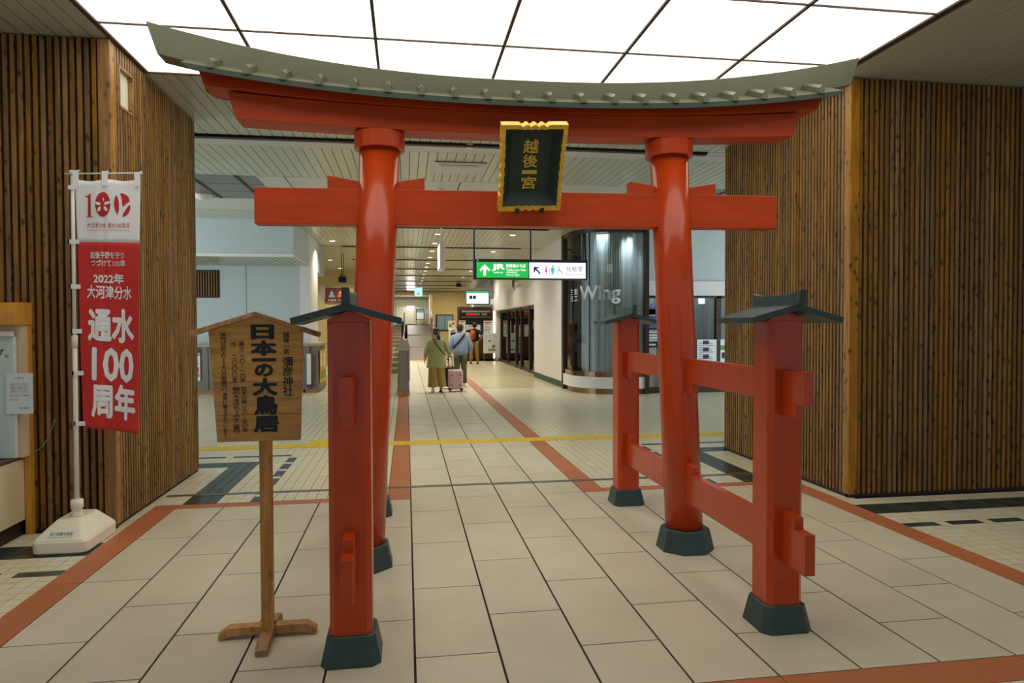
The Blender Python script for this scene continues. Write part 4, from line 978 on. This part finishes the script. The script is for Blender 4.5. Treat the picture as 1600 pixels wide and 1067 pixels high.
obj('body', MB().box(-6.5, -2.36, 17.3, 17.55, .06, 1.13), M['parapet'], t)
obj('body', MB().rings([[(-2.36, 17.3, .03), (-2.12, 17.3, .03), (-2.12, 18.9, .03), (-2.36, 18.9, .03)], [(-2.36, 17.32, 1.13), (-2.16, 17.32, 1.13), (-2.16, 18.9, 1.13), (-2.36, 18.9, 1.13)]]), M['parapet'], t)
obj('cap', MB().bbox(-6.5, -2.12, 17.24, 17.58, 1.13, 1.20, .01).box(-2.36, -2.12, 17.58, 18.95, 1.13, 1.20), M['cap'], t)
for k in range(9): obj('post', MB().box(-6.2+k*.47, -6.1+k*.47, 17.275, 17.3, .06, 1.13), M['parapet'], t)
obj('kick_board', MB().box(-6.5, -2.45, 17.28, 17.3, 0, .1).box(-2.49, -2.11, 17.28, 17.3, 0, .08), M['signpost'], t)
def poster(x0, x1, y, z0, z1, base, blocks, lb, parent=None, cat='poster', lines=0):
    t = empty('poster', ((x0+x1)/2, y, (z0+z1)/2), label=lb, cat=cat)
    sh = obj('sheet', MB().box(x0, x1, y-.004, y, z0, z1), base, t)
    for a, b_, c, d, m_ in blocks: obj('print', MB().box(x0+a*(x1-x0), x0+b_*(x1-x0), y-.006, y-.004, z0+c*(z1-z0), z0+d*(z1-z0)), m_, t)
    if lines:
        mb = MB()
        for k in range(lines):
            zz = z0+(z1-z0)*(.08+.84*k/lines); mb.box(x0+.08*(x1-x0), x0+(.6+.3*((k*37) % 10)/10)*(x1-x0), y-.0055, y-.004, zz, zz+(z1-z0)*.3/lines)
        obj('printed_lines', mb, M['printgrey'], t)
    return t
Mp = {k: mat('print_'+k, c, .6) for k, c in dict(blue='#3a5f9a', sky='#4f86c6', navy='#26356b', skin='#d8b08c', dark='#22242a', yellow='#d9b23a', red='#b03a34', green='#5f9a4a', cream='#e6dfc4', grey='#9aa2a6').items()}
poster(-5.05, -4.86, 17.27, .33, 1.1, M['paper'], [(0, 1, .86, 1, Mp['navy']), (0, 1, .78, .81, Mp['dark']), (.2, .85, .26, .42, Mp['red']), (.1, .9, .12, .2, Mp['green'])], 'white poster with blue heading, just right of the slatted wall\'s far corner', lines=8)
for k in range(2):
    t = empty('poster', (-2.11, 17.7+k*.55, .6), label=('yellow event poster on the parapet end, nearer one', 'yellow event poster on the parapet end, further one')[k], cat='poster')
    obj('sheet', MB().box(-2.118, -2.108, 17.45+k*.6, 17.95+k*.6, .2, 1.02), Mp['yellow'], t)
    obj('print', MB().box(-2.108, -2.104, 17.52+k*.6, 17.88+k*.6, .6, .95), Mp['cream'], t); obj('print', MB().box(-2.108, -2.104, 17.55+k*.6, 17.85+k*.6, .3, .5), Mp['green'], t)
poster(-2.40, -2.30, 17.23, .14, .95, M['paper'], [(0, 1, 0, .08, Mp['navy'])], 'narrow white sheet hung beside the notice board\'s right edge')

# posters in the right window
YP = 15.545
t = poster(5.63, 6.10, YP, 1.57, 2.11, Mp['blue'], [(0, 1, .55, .85, Mp['sky']), (.05, .42, .5, .8, Mp['skin']), (.35, 1, .1, .35, Mp['sky']), (.5, .95, .3, .42, Mp['cream'])], 'blue sky poster with an outstretched hand, in the window behind the right pillar')
lettering('lettering', 'CONNECTING TO THE', 5.65, 6.08, 2.05, 2.095, YP-.0065, M['paper'], t)
poster(5.63, 6.10, YP, 1.245, 1.56, M['paper'], [(0, 1, .82, 1, Mp['dark']), (.05, .9, .5, .6, Mp['red'])], 'white timetable sheet under the blue sky poster', lines=4)
poster(5.63, 5.88, YP, .86, 1.23, Mp['dark'], [(.1, .9, .1, .6, Mp['grey']), (.1, .8, .75, .85, Mp['cream'])], 'black photo flyer low in the window, left of the pale sheet')
poster(5.90, 6.12, YP, .86, 1.23, Mp['grey'], [(.1, .9, .7, .9, M['paper'])], 'pale blue-grey sheet low in the window, right of the black flyer', lines=6)
poster(6.87, 7.36, YP, .70, 1.27, M['paper'], [(.3, .6, .8, .95, Mp['dark']), (.3, .6, .5, .65, Mp['dark']), (.3, .6, .2, .35, Mp['dark'])], 'white sheet with three dark photos, between pillar and slatted wall', lines=9)
poster(7.46, 7.80, YP, .70, 1.27, M['paper'], [(0, 1, .55, .75, Mp['green']), (.1, .9, .2, .45, Mp['dark'])], 'white sheet with a green band, touching the slatted wall\'s edge')
t = empty('window_lamp', (7.0, 15.8, 2.26), label='small square white light glowing at the window\'s top, right of the pillar', cat='lamp')
obj('lit_face', MB().box(6.98, 7.13, 15.70, 15.72, 2.13, 2.27), M['white_lit'], t); obj('case', MB().box(6.97, 7.14, 15.72, 15.76, 2.12, 2.3), M['white'], t)

# emblem lettering on the corridor wall
t = empty('wall_emblem', (3.985, 24, 3.1), label='dark leaf emblem and lettering on the white wall above the shop doors', cat='sign')
def onx(x, y, z): return (3.962, y, z)
for k, (cz, rz_) in enumerate(((3.20, .10), (3.06, .12), (2.93, .1))):
    P = ellipse(25.55, cz+.25-.03, .35, rz_, 14, rot=.6*(-1)**k); obj('emblem_leaf', MB().prismx([(a, b_) for a, b_ in P], 3.985, 3.998), M['printgrey'], t)
def fx(x, y, z): return (3.990, 25.1-x, z)
lettering('lettering', '燕三条', 0, 1.5, 3.2, 3.38, 0, M['printgrey'], t, fn=fx); lettering('lettering', 'station', 0.2, 1.3, 3.0, 3.12, 0, M['printgrey'], t, fn=fx)

# ================================================================== far unit: departure board, notices, ticket machine
tb = empty('departure_board_unit', (3.3, 32.2, 0), label='dark wood wall unit holding the red lit departure board behind the standing man', cat='information board')
M['darkwood'] = wood_mat('dark_slatted_wood', ('#3a2014', '#5c3420'), .5, knots=False, objvar=False)
obj('carcass', MB().box(2.36, 4.02, 32.0, 32.2, .05, 2.5), M['darkwood'], tb)
for k in range(20): obj('slat', MB().box(2.38+k*.082, 2.42+k*.082, 31.97, 32.0, .1, 1.0), M['darkwood'], tb)
obj('display_case', MB().bbox(2.50, 3.95, 31.92, 32.0, 1.94, 2.36), M['black'], tb)
led = emis('red_led', '#ff2a2a', 1.3); leg_ = emis('green_led', '#4be04b', 1.1); leo = emis('orange_led', '#ff9a3a', 1.1)
lettering('display_text', '弥彦線普通', 2.75, 3.25, 2.10, 2.20, 31.918, led, tb, bold=.02); lettering('display_text', '吉田', 3.27, 3.38, 2.10, 2.2, 31.918, leg_, tb); lettering('display_text', '10:21', 3.5, 3.72, 2.11, 2.19, 31.918, leo, tb)
lettering('display_heading', '電車発車案内', 3.0, 3.4, 2.25, 2.30, 31.918, M['paper'], tb)
obj('display_strip', MB().box(2.55, 3.9, 31.915, 31.92, 2.0, 2.03).box(2.55, 3.9, 31.915, 31.92, 2.24, 2.32), M['printgrey'], tb)
obj('dark_opening', MB().box(2.75, 3.55, 31.97, 32.0, 1.60, 1.88), M['black'], tb)
for a, b_, c, d, l_ in ((2.42, 2.72, 1.2, 1.86, 'white notice left in the wood unit'), (2.75, 3.42, 1.1, 1.66, 'wide white timetable sheet in the wood unit'), (3.57, 4.0, 1.1, 1.85, 'white fare table in the wood unit, right-hand')):
    t = poster(a, b_, 31.95, c, d, M['paper'], [(.1, .9, .88, .94, Mp['red'])], l_, lines=9)
obj('light_strip', MB().box(4.03, 4.10, 31.9, 31.96, .1, 2.5), emis('warm_strip_light', '#fff3d0', 2.5), tb)
t = empty('monitor', (3.3, 31.9, 2.9), label='flat screen with a white picture and green top bar above the departure board', cat='monitor')
obj('case', MB().bbox(2.74, 3.83, 31.86, 31.95, 2.60, 3.25), M['black'], t)
obj('screen', MB().box(2.77, 3.80, 31.852, 31.86, 2.64, 3.22), emis('screen_glow', '#e6f2ff', 1.3), t)
obj('screen_bar', MB().box(2.77, 3.80, 31.848, 31.852, 3.13, 3.22), emis('screen_green', '#4cc08a', 1.0), t)
for a in (2.9, 3.07): obj('screen_figure', MB().box(a, a+.14, 31.848, 31.852, 2.86, 3.02), emis('screen_dark', '#35505a', .6), t)
obj('stand', MB().box(3.1, 3.5, 31.86, 31.95, 2.5, 2.6), M['printgrey'], t)
t = empty('notice_easel', (3.85, 30.6, 0), label='standing white notice board on thin legs, right of the man with the orange backpack', cat='notice stand')
for x in (3.45, 3.98): obj('leg', MB().cyl((x, 30.75, 0), (x, 30.6, 1.3), .015, n=6), M['printgrey'], t)
obj('sheet', MB().bbox(3.40, 4.0, 30.55, 30.58, .38, 1.28), M['paper'], t)
obj('print', MB().box(3.62, 3.75, 30.545, 30.55, .9, .96), Mp['blue'], t); obj('print', MB().box(3.8, 3.92, 30.545, 30.55, .62, .75), Mp['red'], t); obj('print', MB().box(3.62, 3.95, 30.545, 30.55, .5, .58), Mp['green'], t)
t = empty('ticket_machine', (1.79, 27, 0), label='slim white machine with black screen and blue glowing ring between the walkers', cat='ticket machine')
obj('body', MB().bbox(1.65, 1.98, 27.0, 27.35, 0, 1.50, .02), M['white'], t)
obj('screen', MB().box(1.72, 1.91, 26.99, 27.0, 1.15, 1.36), M['black'], t); obj('header', MB().box(1.74, 1.88, 26.99, 27.0, 1.40, 1.45), M['printgrey'], t)
obj('glow_ring', MB().prism(ellipse(1.81, 1.0, .09, .09, 20), 26.985, 27.0), emis('blue_glow', '#3f86ff', 2.0), t); obj('card_slot', MB().prism(ellipse(1.81, 1.0, .04, .04, 16), 26.98, 26.986), emis('white_glow', '#e8f4ff', 1.5), t)
t = poster(1.83, 2.15, 30.5, 1.48, 1.85, Mp['cream'], [(.15, .5, .2, .6, Mp['green']), (.55, .85, .5, .8, Mp['red'])], 'cream leaflet panel with green and red prints above the white machine')
obj('stand_pole', MB().cyl((2.0, 30.52, 0), (2.0, 30.52, 1.6), .02, n=8), M['printgrey'], t)
w3 = empty('window_3', (2.5, 45.2, 1.4), kind='structure')
obj('window_frame', MB().box(1.93, 3.06, 45.2, 45.3, 1.30, 2.36), M['black'], w3)
for k in range(2): obj('pane', MB().box(2.0+k*.51, 2.48+k*.51, 45.18, 45.2, 1.37, 2.29), mat('bright_blue_pane', '#7f9cad', .15), w3)
t = empty('camera_box', (2.75, 33.5, 3.25), label='black speaker box under the corridor ceiling, left of the lit screen', cat='speaker')
obj('body', MB().bbox(2.60, 2.85, 36.0, 36.3, 3.66, 3.84, .02), M['black'], t); obj('bracket', MB().cyl((2.72, 36.15, 3.8), (2.72, 36.15, CZ), .02, n=8), M['iron'], t)
t = empty('conduit_box', (3.95, 30.9, 3), label='grey conduit and junction boxes on the wall right of the lit screen', cat='conduit')
obj('pipe', MB().cyl((3.93, 31.7, 2.4), (3.93, 31.7, 3.9), .03, n=8), M['printgrey'], t); obj('box', MB().bbox(3.85, 4.0, 31.6, 31.8, 2.95, 3.5), M['printgrey'], t); obj('box', MB().bbox(3.86, 3.99, 31.55, 31.65, 2.6, 2.85), M['wallwhite'], t)

# ================================================================== people
SKIN = mat('skin', '#b98668', .5, var=.04); HAIR = mat('black_hair', '#16130f', .5, var=.2, scale=40)
SHOE = mat('dark_shoe', '#1d1a18', .5)
def skin_mesh(name, vs, es, rs, m, parent, sub=2, **k):
    me = bpy.data.meshes.new(name); me.from_pydata(vs, es, []); me.update()
    o = bpy.data.objects.new(name, me); COL.objects.link(o)
    s = o.modifiers.new('skin', 'SKIN'); s.use_smooth_shade = True
    for i, r in enumerate(rs):
        d = me.skin_vertices[0].data[i]; d.radius = r if isinstance(r, tuple) else (r, r); d.use_root = (i == 0)
    ss = o.modifiers.new('sub', 'SUBSURF'); ss.levels = sub; ss.render_levels = sub
    bpy.context.view_layer.update(); dg = bpy.context.evaluated_depsgraph_get()
    m2 = bpy.data.meshes.new_from_object(o.evaluated_get(dg)); bpy.data.objects.remove(o); m2.name = name
    m2.materials.clear(); m2.materials.append(m)
    for p_ in m2.polygons: p_.use_smooth = True
    return obj(name, m2, None, parent, local=True, **k)
def person(loc, H, pose, lb, rotz=0):
    """facing +Y at rotz 0; H body height; pose gives joints as fractions of a 1.70 m figure"""
    k = H/1.70; r = empty('person', loc, (0, 0, rotz), label=lb, cat='person'); r['k'] = k
    V = []; E_ = []; R = []
    def a(p, rad, par=None):
        V.append(tuple(c*k for c in p)); R.append(tuple(c*k for c in rad) if isinstance(rad, tuple) else rad*k)
        if par is not None: E_.append((par, len(V)-1))
        return len(V)-1
    pel = a((0, 0, .93), (.13, .10)); ab = a((0, 0, 1.10), (.12, .09), pel); ch = a((0, 0, 1.30), (.14, .10), ab); nk0 = a((0, -.005, 1.42), (.07, .06), ch); nk = a((0, .01, 1.47), .048, nk0)
    hx, hy = pose.get('head', (0, .0)); h0 = a((hx*.3, .015+hy*.3, 1.525), (.06, .065), nk); h1 = a((hx*.7, .02+hy*.7, 1.60), (.074, .09), h0); h2 = a((hx, .015+hy, 1.665), (.055, .065), h1)
    nose = a((hx*.7, .02+hy*.7+.105, 1.585), .012, h1)
    for s in (-1, 1): a((hx*.7+s*.082, .015+hy*.7, 1.595), (.014, .018), h1)
    for s, nm in ((-1, 'L'), (1, 'R')):
        sh = a((s*.175, 0, 1.385), .052, ch); el = a(pose[nm+'el'], .038, sh); wr_ = a(pose[nm+'wr'], .026, el)
        w_, e_ = Vector(pose[nm+'wr']), Vector(pose[nm+'el']); d = (w_-e_).normalized(); pm = a(tuple(w_+d*.06), (.034, .018), wr_)
        sd = Vector((s, 0, 0)); fw = Vector((0, 1, 0)) if abs(d.y) < .8 else Vector((0, 0, 1)); fw = (fw-d*fw.dot(d)).normalized()
        for q, L_ in ((-1.5, .055), (-.5, .07), (.5, .075), (1.5, .062)):
            f0 = a(tuple(w_+d*.085+fw*q*.016), .0085, pm); f1_ = a(tuple(w_+d*(.085+L_*.6)+fw*q*.017-sd*.008), .008, f0); a(tuple(w_+d*(.085+L_)+fw*q*.016-sd*.024), .0065, f1_)
        t0 = a(tuple(w_+d*.045+fw*.035), .010, pm); a(tuple(w_+d*.085+fw*.05-sd*.01), .008, t0)
    for s, nm in ((-1, 'L'), (1, 'R')):
        hp_ = a((s*.09, 0, .86), .085, pel); kn = a(pose[nm+'kn'], .052, hp_); an = a(pose[nm+'an'], .035, kn); an_ = Vector(pose[nm+'an'])
        tx_, tz_ = pose.get(nm+'toe', (.14, -.05)); a((an_.x, an_.y+tx_, an_.z+tz_), (.035, .022), an)
    skin_mesh('body', V, E_, R, SKIN, r, 1)
    return r, k
def garment(name, r, k, pts, m, links, sub=2, **kw):
    skin_mesh(name, [tuple(c*k for c in p) for p, _ in pts], links, [tuple(c*k for c in rd) if isinstance(rd, tuple) else rd*k for _, rd in pts], m, r, sub, **kw)
def loft(k, secs, n=24, mi=0, wob=0):
    R = []
    for (cx, cy, z, rx, ry) in secs:
        R.append([((cx+rx*math.cos(2*PI*i/n)*(1+wob*math.sin(7*2*PI*i/n+z*9)))*k, (cy+ry*math.sin(2*PI*i/n)*(1+wob*math.sin(7*2*PI*i/n+z*9)))*k, z*k) for i in range(n)])
    return MB().rings(R, mi, True)
def shoe(k, an, toe, m, r, sole, pitch=0.0):
    c = Vector(an); R = []
    for t, w_, h_ in ((-.075, .028, .07), (-.05, .038, .085), (0, .04, .085), (.06, .043, .06), (.12, .046, .045), (.165, .036, .032), (.18, .018, .022)):
        ring = []
        for i in range(12):
            q = 2*PI*i/12; y = t; z = (h_/2)*(1+math.sin(q))-.095+.0; x = w_*math.cos(q)
            y2 = y*math.cos(pitch)-z*math.sin(pitch); z2 = y*math.sin(pitch)+z*math.cos(pitch)
            ring.append(((c.x+x)*k, (c.y+y2)*k, (c.z+z2)*k))
        R.append(ring)
    obj('shoe', MB().rings(R, 0, True), m, r, local=True)
def head_hair(r, k, hx, hy, m, extra=None, nm='hair'):
    secs = [(hx, hy-.028, 1.515, .055, .055), (hx, hy-.03, 1.545, .080, .080), (hx, hy-.018, 1.60, .092, .103), (hx, hy-.012, 1.65, .088, .105), (hx, hy-.01, 1.69, .068, .085), (hx, hy-.01, 1.712, .03, .04)]
    mb = loft(k, secs, 20, wob=.02)
    if extra: mb = extra(mb)
    obj(nm, mb, m, r, local=True)
    for s in (-1, 1): obj('eye', MB().lathe([(.002, -.008), (.008, -.004), (.008, .004), (.002, .008)], ((hx+s*.03)*k, (hy+.105)*k, 1.60*k), 10), M['ink'], r, local=True)
# woman in the green coat, mid-stride
pose = dict(Lel=(-.27, -.02, 1.12), Lwr=(-.30, .03, .90), Rel=(.29, .02, 1.14), Rwr=(.37, .12, .97), Lkn=(-.09, .05, .50), Lan=(-.10, -.10, .16), Ltoe=(.06, -.10), Rkn=(.10, .06, .48), Ran=(.11, .04, .085))
r, k = person((.72, 16.75, 0), 1.57, pose, 'woman in a pale green coat and wide tan trousers pulling a suitcase, seen from behind')
coat = loft(k, [(0, 0, 1.455, .07, .06), (0, 0, 1.42, .15, .09), (0, 0, 1.36, .205, .115), (0, 0, 1.2, .20, .125), (0, 0, 1.0, .22, .14), (0, 0, .8, .25, .165), (0, 0, .66, .27, .18), (0, 0, .65, .24, .15)], 28, wob=.012)
cm = mat('pale_green_coat', '#a3a268', .8, var=.06); obj('coat', coat, cm, r, local=True)
for s, nm in ((-1, 'L'), (1, 'R')):
    e_, w_ = pose[nm+'el'], pose[nm+'wr']
    garment('sleeve', r, k, [((s*.12, 0, 1.37), .075), ((s*.19, 0, 1.35), .075), (e_, .066), (w_, .055)], cm, [(0, 1), (1, 2), (2, 3)])
pants = mat('tan_trousers', '#a5873f', .8, var=.06)
for s, nm in ((-1, 'L'), (1, 'R')):
    kn, an = pose[nm+'kn'], pose[nm+'an']
    secs = [(s*.08, 0, .88, .11, .12), (s*.09, .01, .7, .12, .13), (kn[0], kn[1]-.02, .48, .125, .135), ((kn[0]+an[0])/2, (kn[1]+an[1])/2-.02, .3, .135, .14), (an[0], an[1]-.02, .16, .14, .145), (an[0], an[1]-.02, .155, .11, .12)]
    obj('trouser_leg', loft(k, secs, 22, wob=.03), pants, r, local=True)
wsole = M['white']
shoe(k, pose['Lan'], 0, M['white'], r, wsole, pitch=-.7); shoe(k, pose['Ran'], 0, SHOE, r, wsole)
def pony(mb): return mb.cyl((.03*k, -.12*k, 1.58*k), (.06*k, -.16*k, 1.40*k), .035*k, .045*k, 12).cyl((.03*k, -.10*k, 1.60*k), (.03*k, -.14*k, 1.56*k), .025*k, .03*k, 10)
head_hair(r, k, 0, .015, HAIR, pony)
strap = MB().tube([(-.13*k, .02*k, 1.44*k), (-.10*k, -.115*k, 1.40*k), (.03*k, -.15*k, 1.22*k), (.19*k, -.11*k, 1.02*k), (.22*k, .02*k, .98*k)], .012*k, 6)
obj('bag_strap', strap, M['black'], r, local=True)
# man in the light blue jacket
pose = dict(Lel=(-.27, -.04, 1.13), Lwr=(-.26, .05, .90), Rel=(.28, -.03, 1.13), Rwr=(.27, .08, .90), Lkn=(-.09, .05, .49), Lan=(-.09, .02, .085), Rkn=(.10, .03, .50), Ran=(.11, -.03, .10), Rtoe=(.12, -.07), head=(-.01, 0))
r, k = person((1.42, 18.3, 0), 1.66, pose, 'man in light blue jacket and olive trousers with dark shoulder strap, seen from behind')
cm = mat('light_blue_jacket', '#8fa3bd', .75, var=.05)
obj('jacket', loft(k, [(0, 0, 1.465, .065, .065), (0, 0, 1.43, .15, .09), (0, 0, 1.37, .215, .12), (0, 0, 1.2, .225, .145), (0, 0, 1.0, .215, .15), (0, 0, .86, .195, .14), (0, 0, .855, .17, .12)], 28, wob=.012), cm, r, local=True)
for s, nm in ((-1, 'L'), (1, 'R')):
    garment('sleeve', r, k, [((s*.13, 0, 1.375), .075), ((s*.20, 0, 1.355), .078), (pose[nm+'el'], .068), (pose[nm+'wr'], .046)], cm, [(0, 1), (1, 2), (2, 3)])
pants = mat('olive_trousers', '#59603c', .8, var=.06)
for s, nm in ((-1, 'L'), (1, 'R')):
    kn, an = pose[nm+'kn'], pose[nm+'an']
    obj('trouser_leg', loft(k, [(s*.085, 0, .9, .105, .125), (s*.09, 0, .75, .10, .115), (kn[0], kn[1]-.01, .5, .075, .09), ((kn[0]+an[0])/2, (kn[1]+an[1])/2-.01, .3, .066, .078), (an[0], an[1], .10, .062, .075), (an[0], an[1], .095, .05, .06)], 20, wob=.02), pants, r, local=True)
shoe(k, pose['Lan'], 0, SHOE, r, wsole); shoe(k, pose['Ran'], 0, M['white'], r, wsole, pitch=-.1)
head_hair(r, k, -.01, .015, mat('grey_black_hair', '#2b2622', .6, var=.2, scale=40))
obj('shoulder_strap', MB().rings([[(x*k, (y-.0)*k, z*k), (x*k, (y-.014)*k, z*k), ((x+.03)*k, (y-.014)*k, (z-.04)*k), ((x+.03)*k, y*k, (z-.04)*k)] for x, y, z in ((.10, -.06, 1.475), (.08, -.128, 1.42), (-.02, -.158, 1.30), (-.13, -.150, 1.18), (-.20, -.10, 1.10), (-.235, .0, 1.05))]), mat('navy_strap', '#1c2238', .6), r, local=True)
# man in black with the orange backpack
pose = dict(Lel=(-.38, .02, 1.37), Lwr=(-.28, .22, 1.40), Rel=(.34, -.05, 1.16), Rwr=(.20, .02, .98), Lkn=(-.13, .02, .50), Lan=(-.15, 0, .085), Rkn=(.11, .02, .50), Ran=(.13, 0, .085))
r, k = person((2.86, 29.1, 0), 1.74, pose, 'man in a black shirt and khaki trousers with an orange backpack, facing the notices')
cm = mat('black_shirt', '#17161a', .8)
obj('shirt', loft(k, [(0, 0, 1.46, .07, .06), (0, 0, 1.42, .15, .09), (0, 0, 1.37, .20, .11), (0, 0, 1.2, .19, .12), (0, 0, 1.0, .165, .12), (0, 0, .93, .17, .12), (0, 0, .925, .14, .1)], 24), cm, r, local=True)
for s, nm in ((-1, 'L'), (1, 'R')):
    e_ = Vector(pose[nm+'el']); s0 = Vector((s*.18, 0, 1.36)); md = s0.lerp(e_, .85)
    garment('sleeve', r, k, [((s*.13, 0, 1.37), .07), (tuple(s0), .072), (tuple(md), .06)], cm, [(0, 1), (1, 2)])
pants = mat('khaki_trousers', '#9a7f4a', .8, var=.05)
for s, nm in ((-1, 'L'), (1, 'R')):
    kn, an = pose[nm+'kn'], pose[nm+'an']
    obj('trouser_leg', loft(k, [(s*.08, 0, .95, .10, .115), (s*.09, 0, .78, .10, .115), (kn[0], kn[1], .5, .078, .09), (an[0], an[1], .1, .068, .08), (an[0], an[1], .095, .05, .06)], 18, wob=.02), pants, r, local=True)
    shoe(k, an, 0, SHOE, r, wsole)
head_hair(r, k, 0, .015, HAIR)
bp_ = loft(k, [(-.10, -.17, 1.01, .08, .05), (-.10, -.18, 1.04, .115, .075), (-.09, -.18, 1.2, .115, .08), (-.08, -.17, 1.34, .10, .07), (-.07, -.16, 1.385, .05, .03)], 18)
bp_.tube([(-.14*k, -.13*k, 1.33*k), (-.14*k, -.05*k, 1.46*k), (-.14*k, .09*k, 1.40*k), (-.15*k, .12*k, 1.2*k)], .014*k, 6)
obj('backpack', bp_, mat('orange_backpack', '#b3521c', .7), r, local=True)
# suitcases
def suitcase(loc, w_, h_, d_, c, lb, handle_to=None):
    t = empty('suitcase', loc, label=lb, cat='suitcase'); x, y, z = 0, 0, .06
    m_ = mat(lb.split()[0]+'_suitcase_shell', c, .35, var=.03)
    obj('shell', MB().bbox(-w_/2, w_/2, -d_/2, d_/2, .055, h_, .03), m_, t, local=True, bevel=.012)
    for q in (-.33, -.11, .11, .33): obj('rib', MB().bbox(w_*q-.035, w_*q+.035, -d_/2-.007, d_/2+.007, .09, h_-.035, .006), m_, t, local=True)
    obj('zip_band', MB().box(-w_/2-.002, w_/2+.002, -.006, .006, .07, h_-.02), M['iron'], t, local=True)
    for sx in (-1, 1):
        for sy in (-1, 1):
            obj('wheel', MB().cyl((sx*(w_/2-.04)-.012, sy*(d_/2-.04), .025), (sx*(w_/2-.04)+.012, sy*(d_/2-.04), .025), .025, n=14), M['iron'], t, local=True)
            obj('corner_guard', MB().bbox(sx*(w_/2-.04)-.04, sx*(w_/2-.04)+.04, sy*(d_/2-.04)-.04, sy*(d_/2-.04)+.04, .04, .075, .01), M['iron'], t, local=True)
    for zz in (.3, .75): 
        for q in (-.28, .28): obj('latch', MB().bbox(q*w_-.02, q*w_+.02, -d_/2-.016, -d_/2-.004, h_*zz-.012, h_*zz+.012), M['iron'], t, local=True)
    if handle_to: hx_, hz = handle_to; obj('pull_handle', MB().cyl((hx_-.05, .02, h_-.02), (hx_-.05, .02, hz), .008, n=8).cyl((hx_+.05, .02, h_-.02), (hx_+.05, .02, hz), .008, n=8).cyl((hx_-.06, .02, hz), (hx_+.06, .02, hz), .014, n=8), M['iron'], t, local=True)
    return t
suitcase((1.19, 16.95, 0), .36, .54, .26, '#d9b4b4', 'pink hard-shell suitcase with ribbed front, on wheels beside the woman', (-.13, .86))
suitcase((1.03, 17.75, 0), .36, .58, .26, '#1b1b1f', 'black suitcase standing half hidden behind the pink one', (.0, .98))

# ================================================================== hall daylight (windows on both far sides of the hall)
area_light('hall_daylight', (-8.8, 12, 2.2), 5.5, 420, (.78, .90, 1), (0, -PI/2, 0), 'RECTANGLE', 3.2)
area_light('hall_daylight', (11.5, 12, 2.2), 5.5, 420, (.78, .90, 1), (0, PI/2, 0), 'RECTANGLE', 3.2)

area_light('shop_fill', (6.2, 17.4, 3.7), 2.0, 120, (.85, .95, 1), (0, 0, 0), 'RECTANGLE', 2.0)  # unseen lamps added to brighten the shop interior behind the glass
area_light('shop_fill', (6.0, 26.5, 3.6), 1.0, 60, (1, .9, .75), (0, 0, 0), 'RECTANGLE', 8.0)
area_light('landing_fill', (.3, 45.3, 3.4), .5, 40, (1, .93, .8), (-.5, 0, 0), 'RECTANGLE', 2.0)
area_light('far_passage_light', (-4, 25, 3.7), 1.5, 60, (1, .86, .62))
area_light('unit_light', (3.0, 30.4, 3.7), .8, 40, (1, .9, .7))

area_light('window_fill', (4.62, 15.86, 3.78), .3, 5, (.85, .95, 1), spread=1.3)  # added lamps without fixtures, to brighten the curtain in the bay
area_light('window_fill', (5.2, 15.62, 3.78), .2, 3, (.85, .95, 1), spread=1.3)
area_light('window_fill', (4.15, 16.9, 3.78), .2, 5, (.85, .95, 1), spread=1.3)
area_light('window_fill', (7.4, 15.75, 2.9), 3.0, 16, (.9, .97, 1), (-.25, 0, 0), 'RECTANGLE', .15)  # same kind of added fill for the flat window's curtain
area_light('corridor_end_fill', (2.8, 42.5, 3.8), 1.0, 90, (1, .88, .66))  # added fill to lift the yellow end wall; no fixture here
area_light('landing_fill', (0, 43.5, 3.8), 1.0, 70, (1, .95, .85))  # added fill to brighten the landing; no fixture here
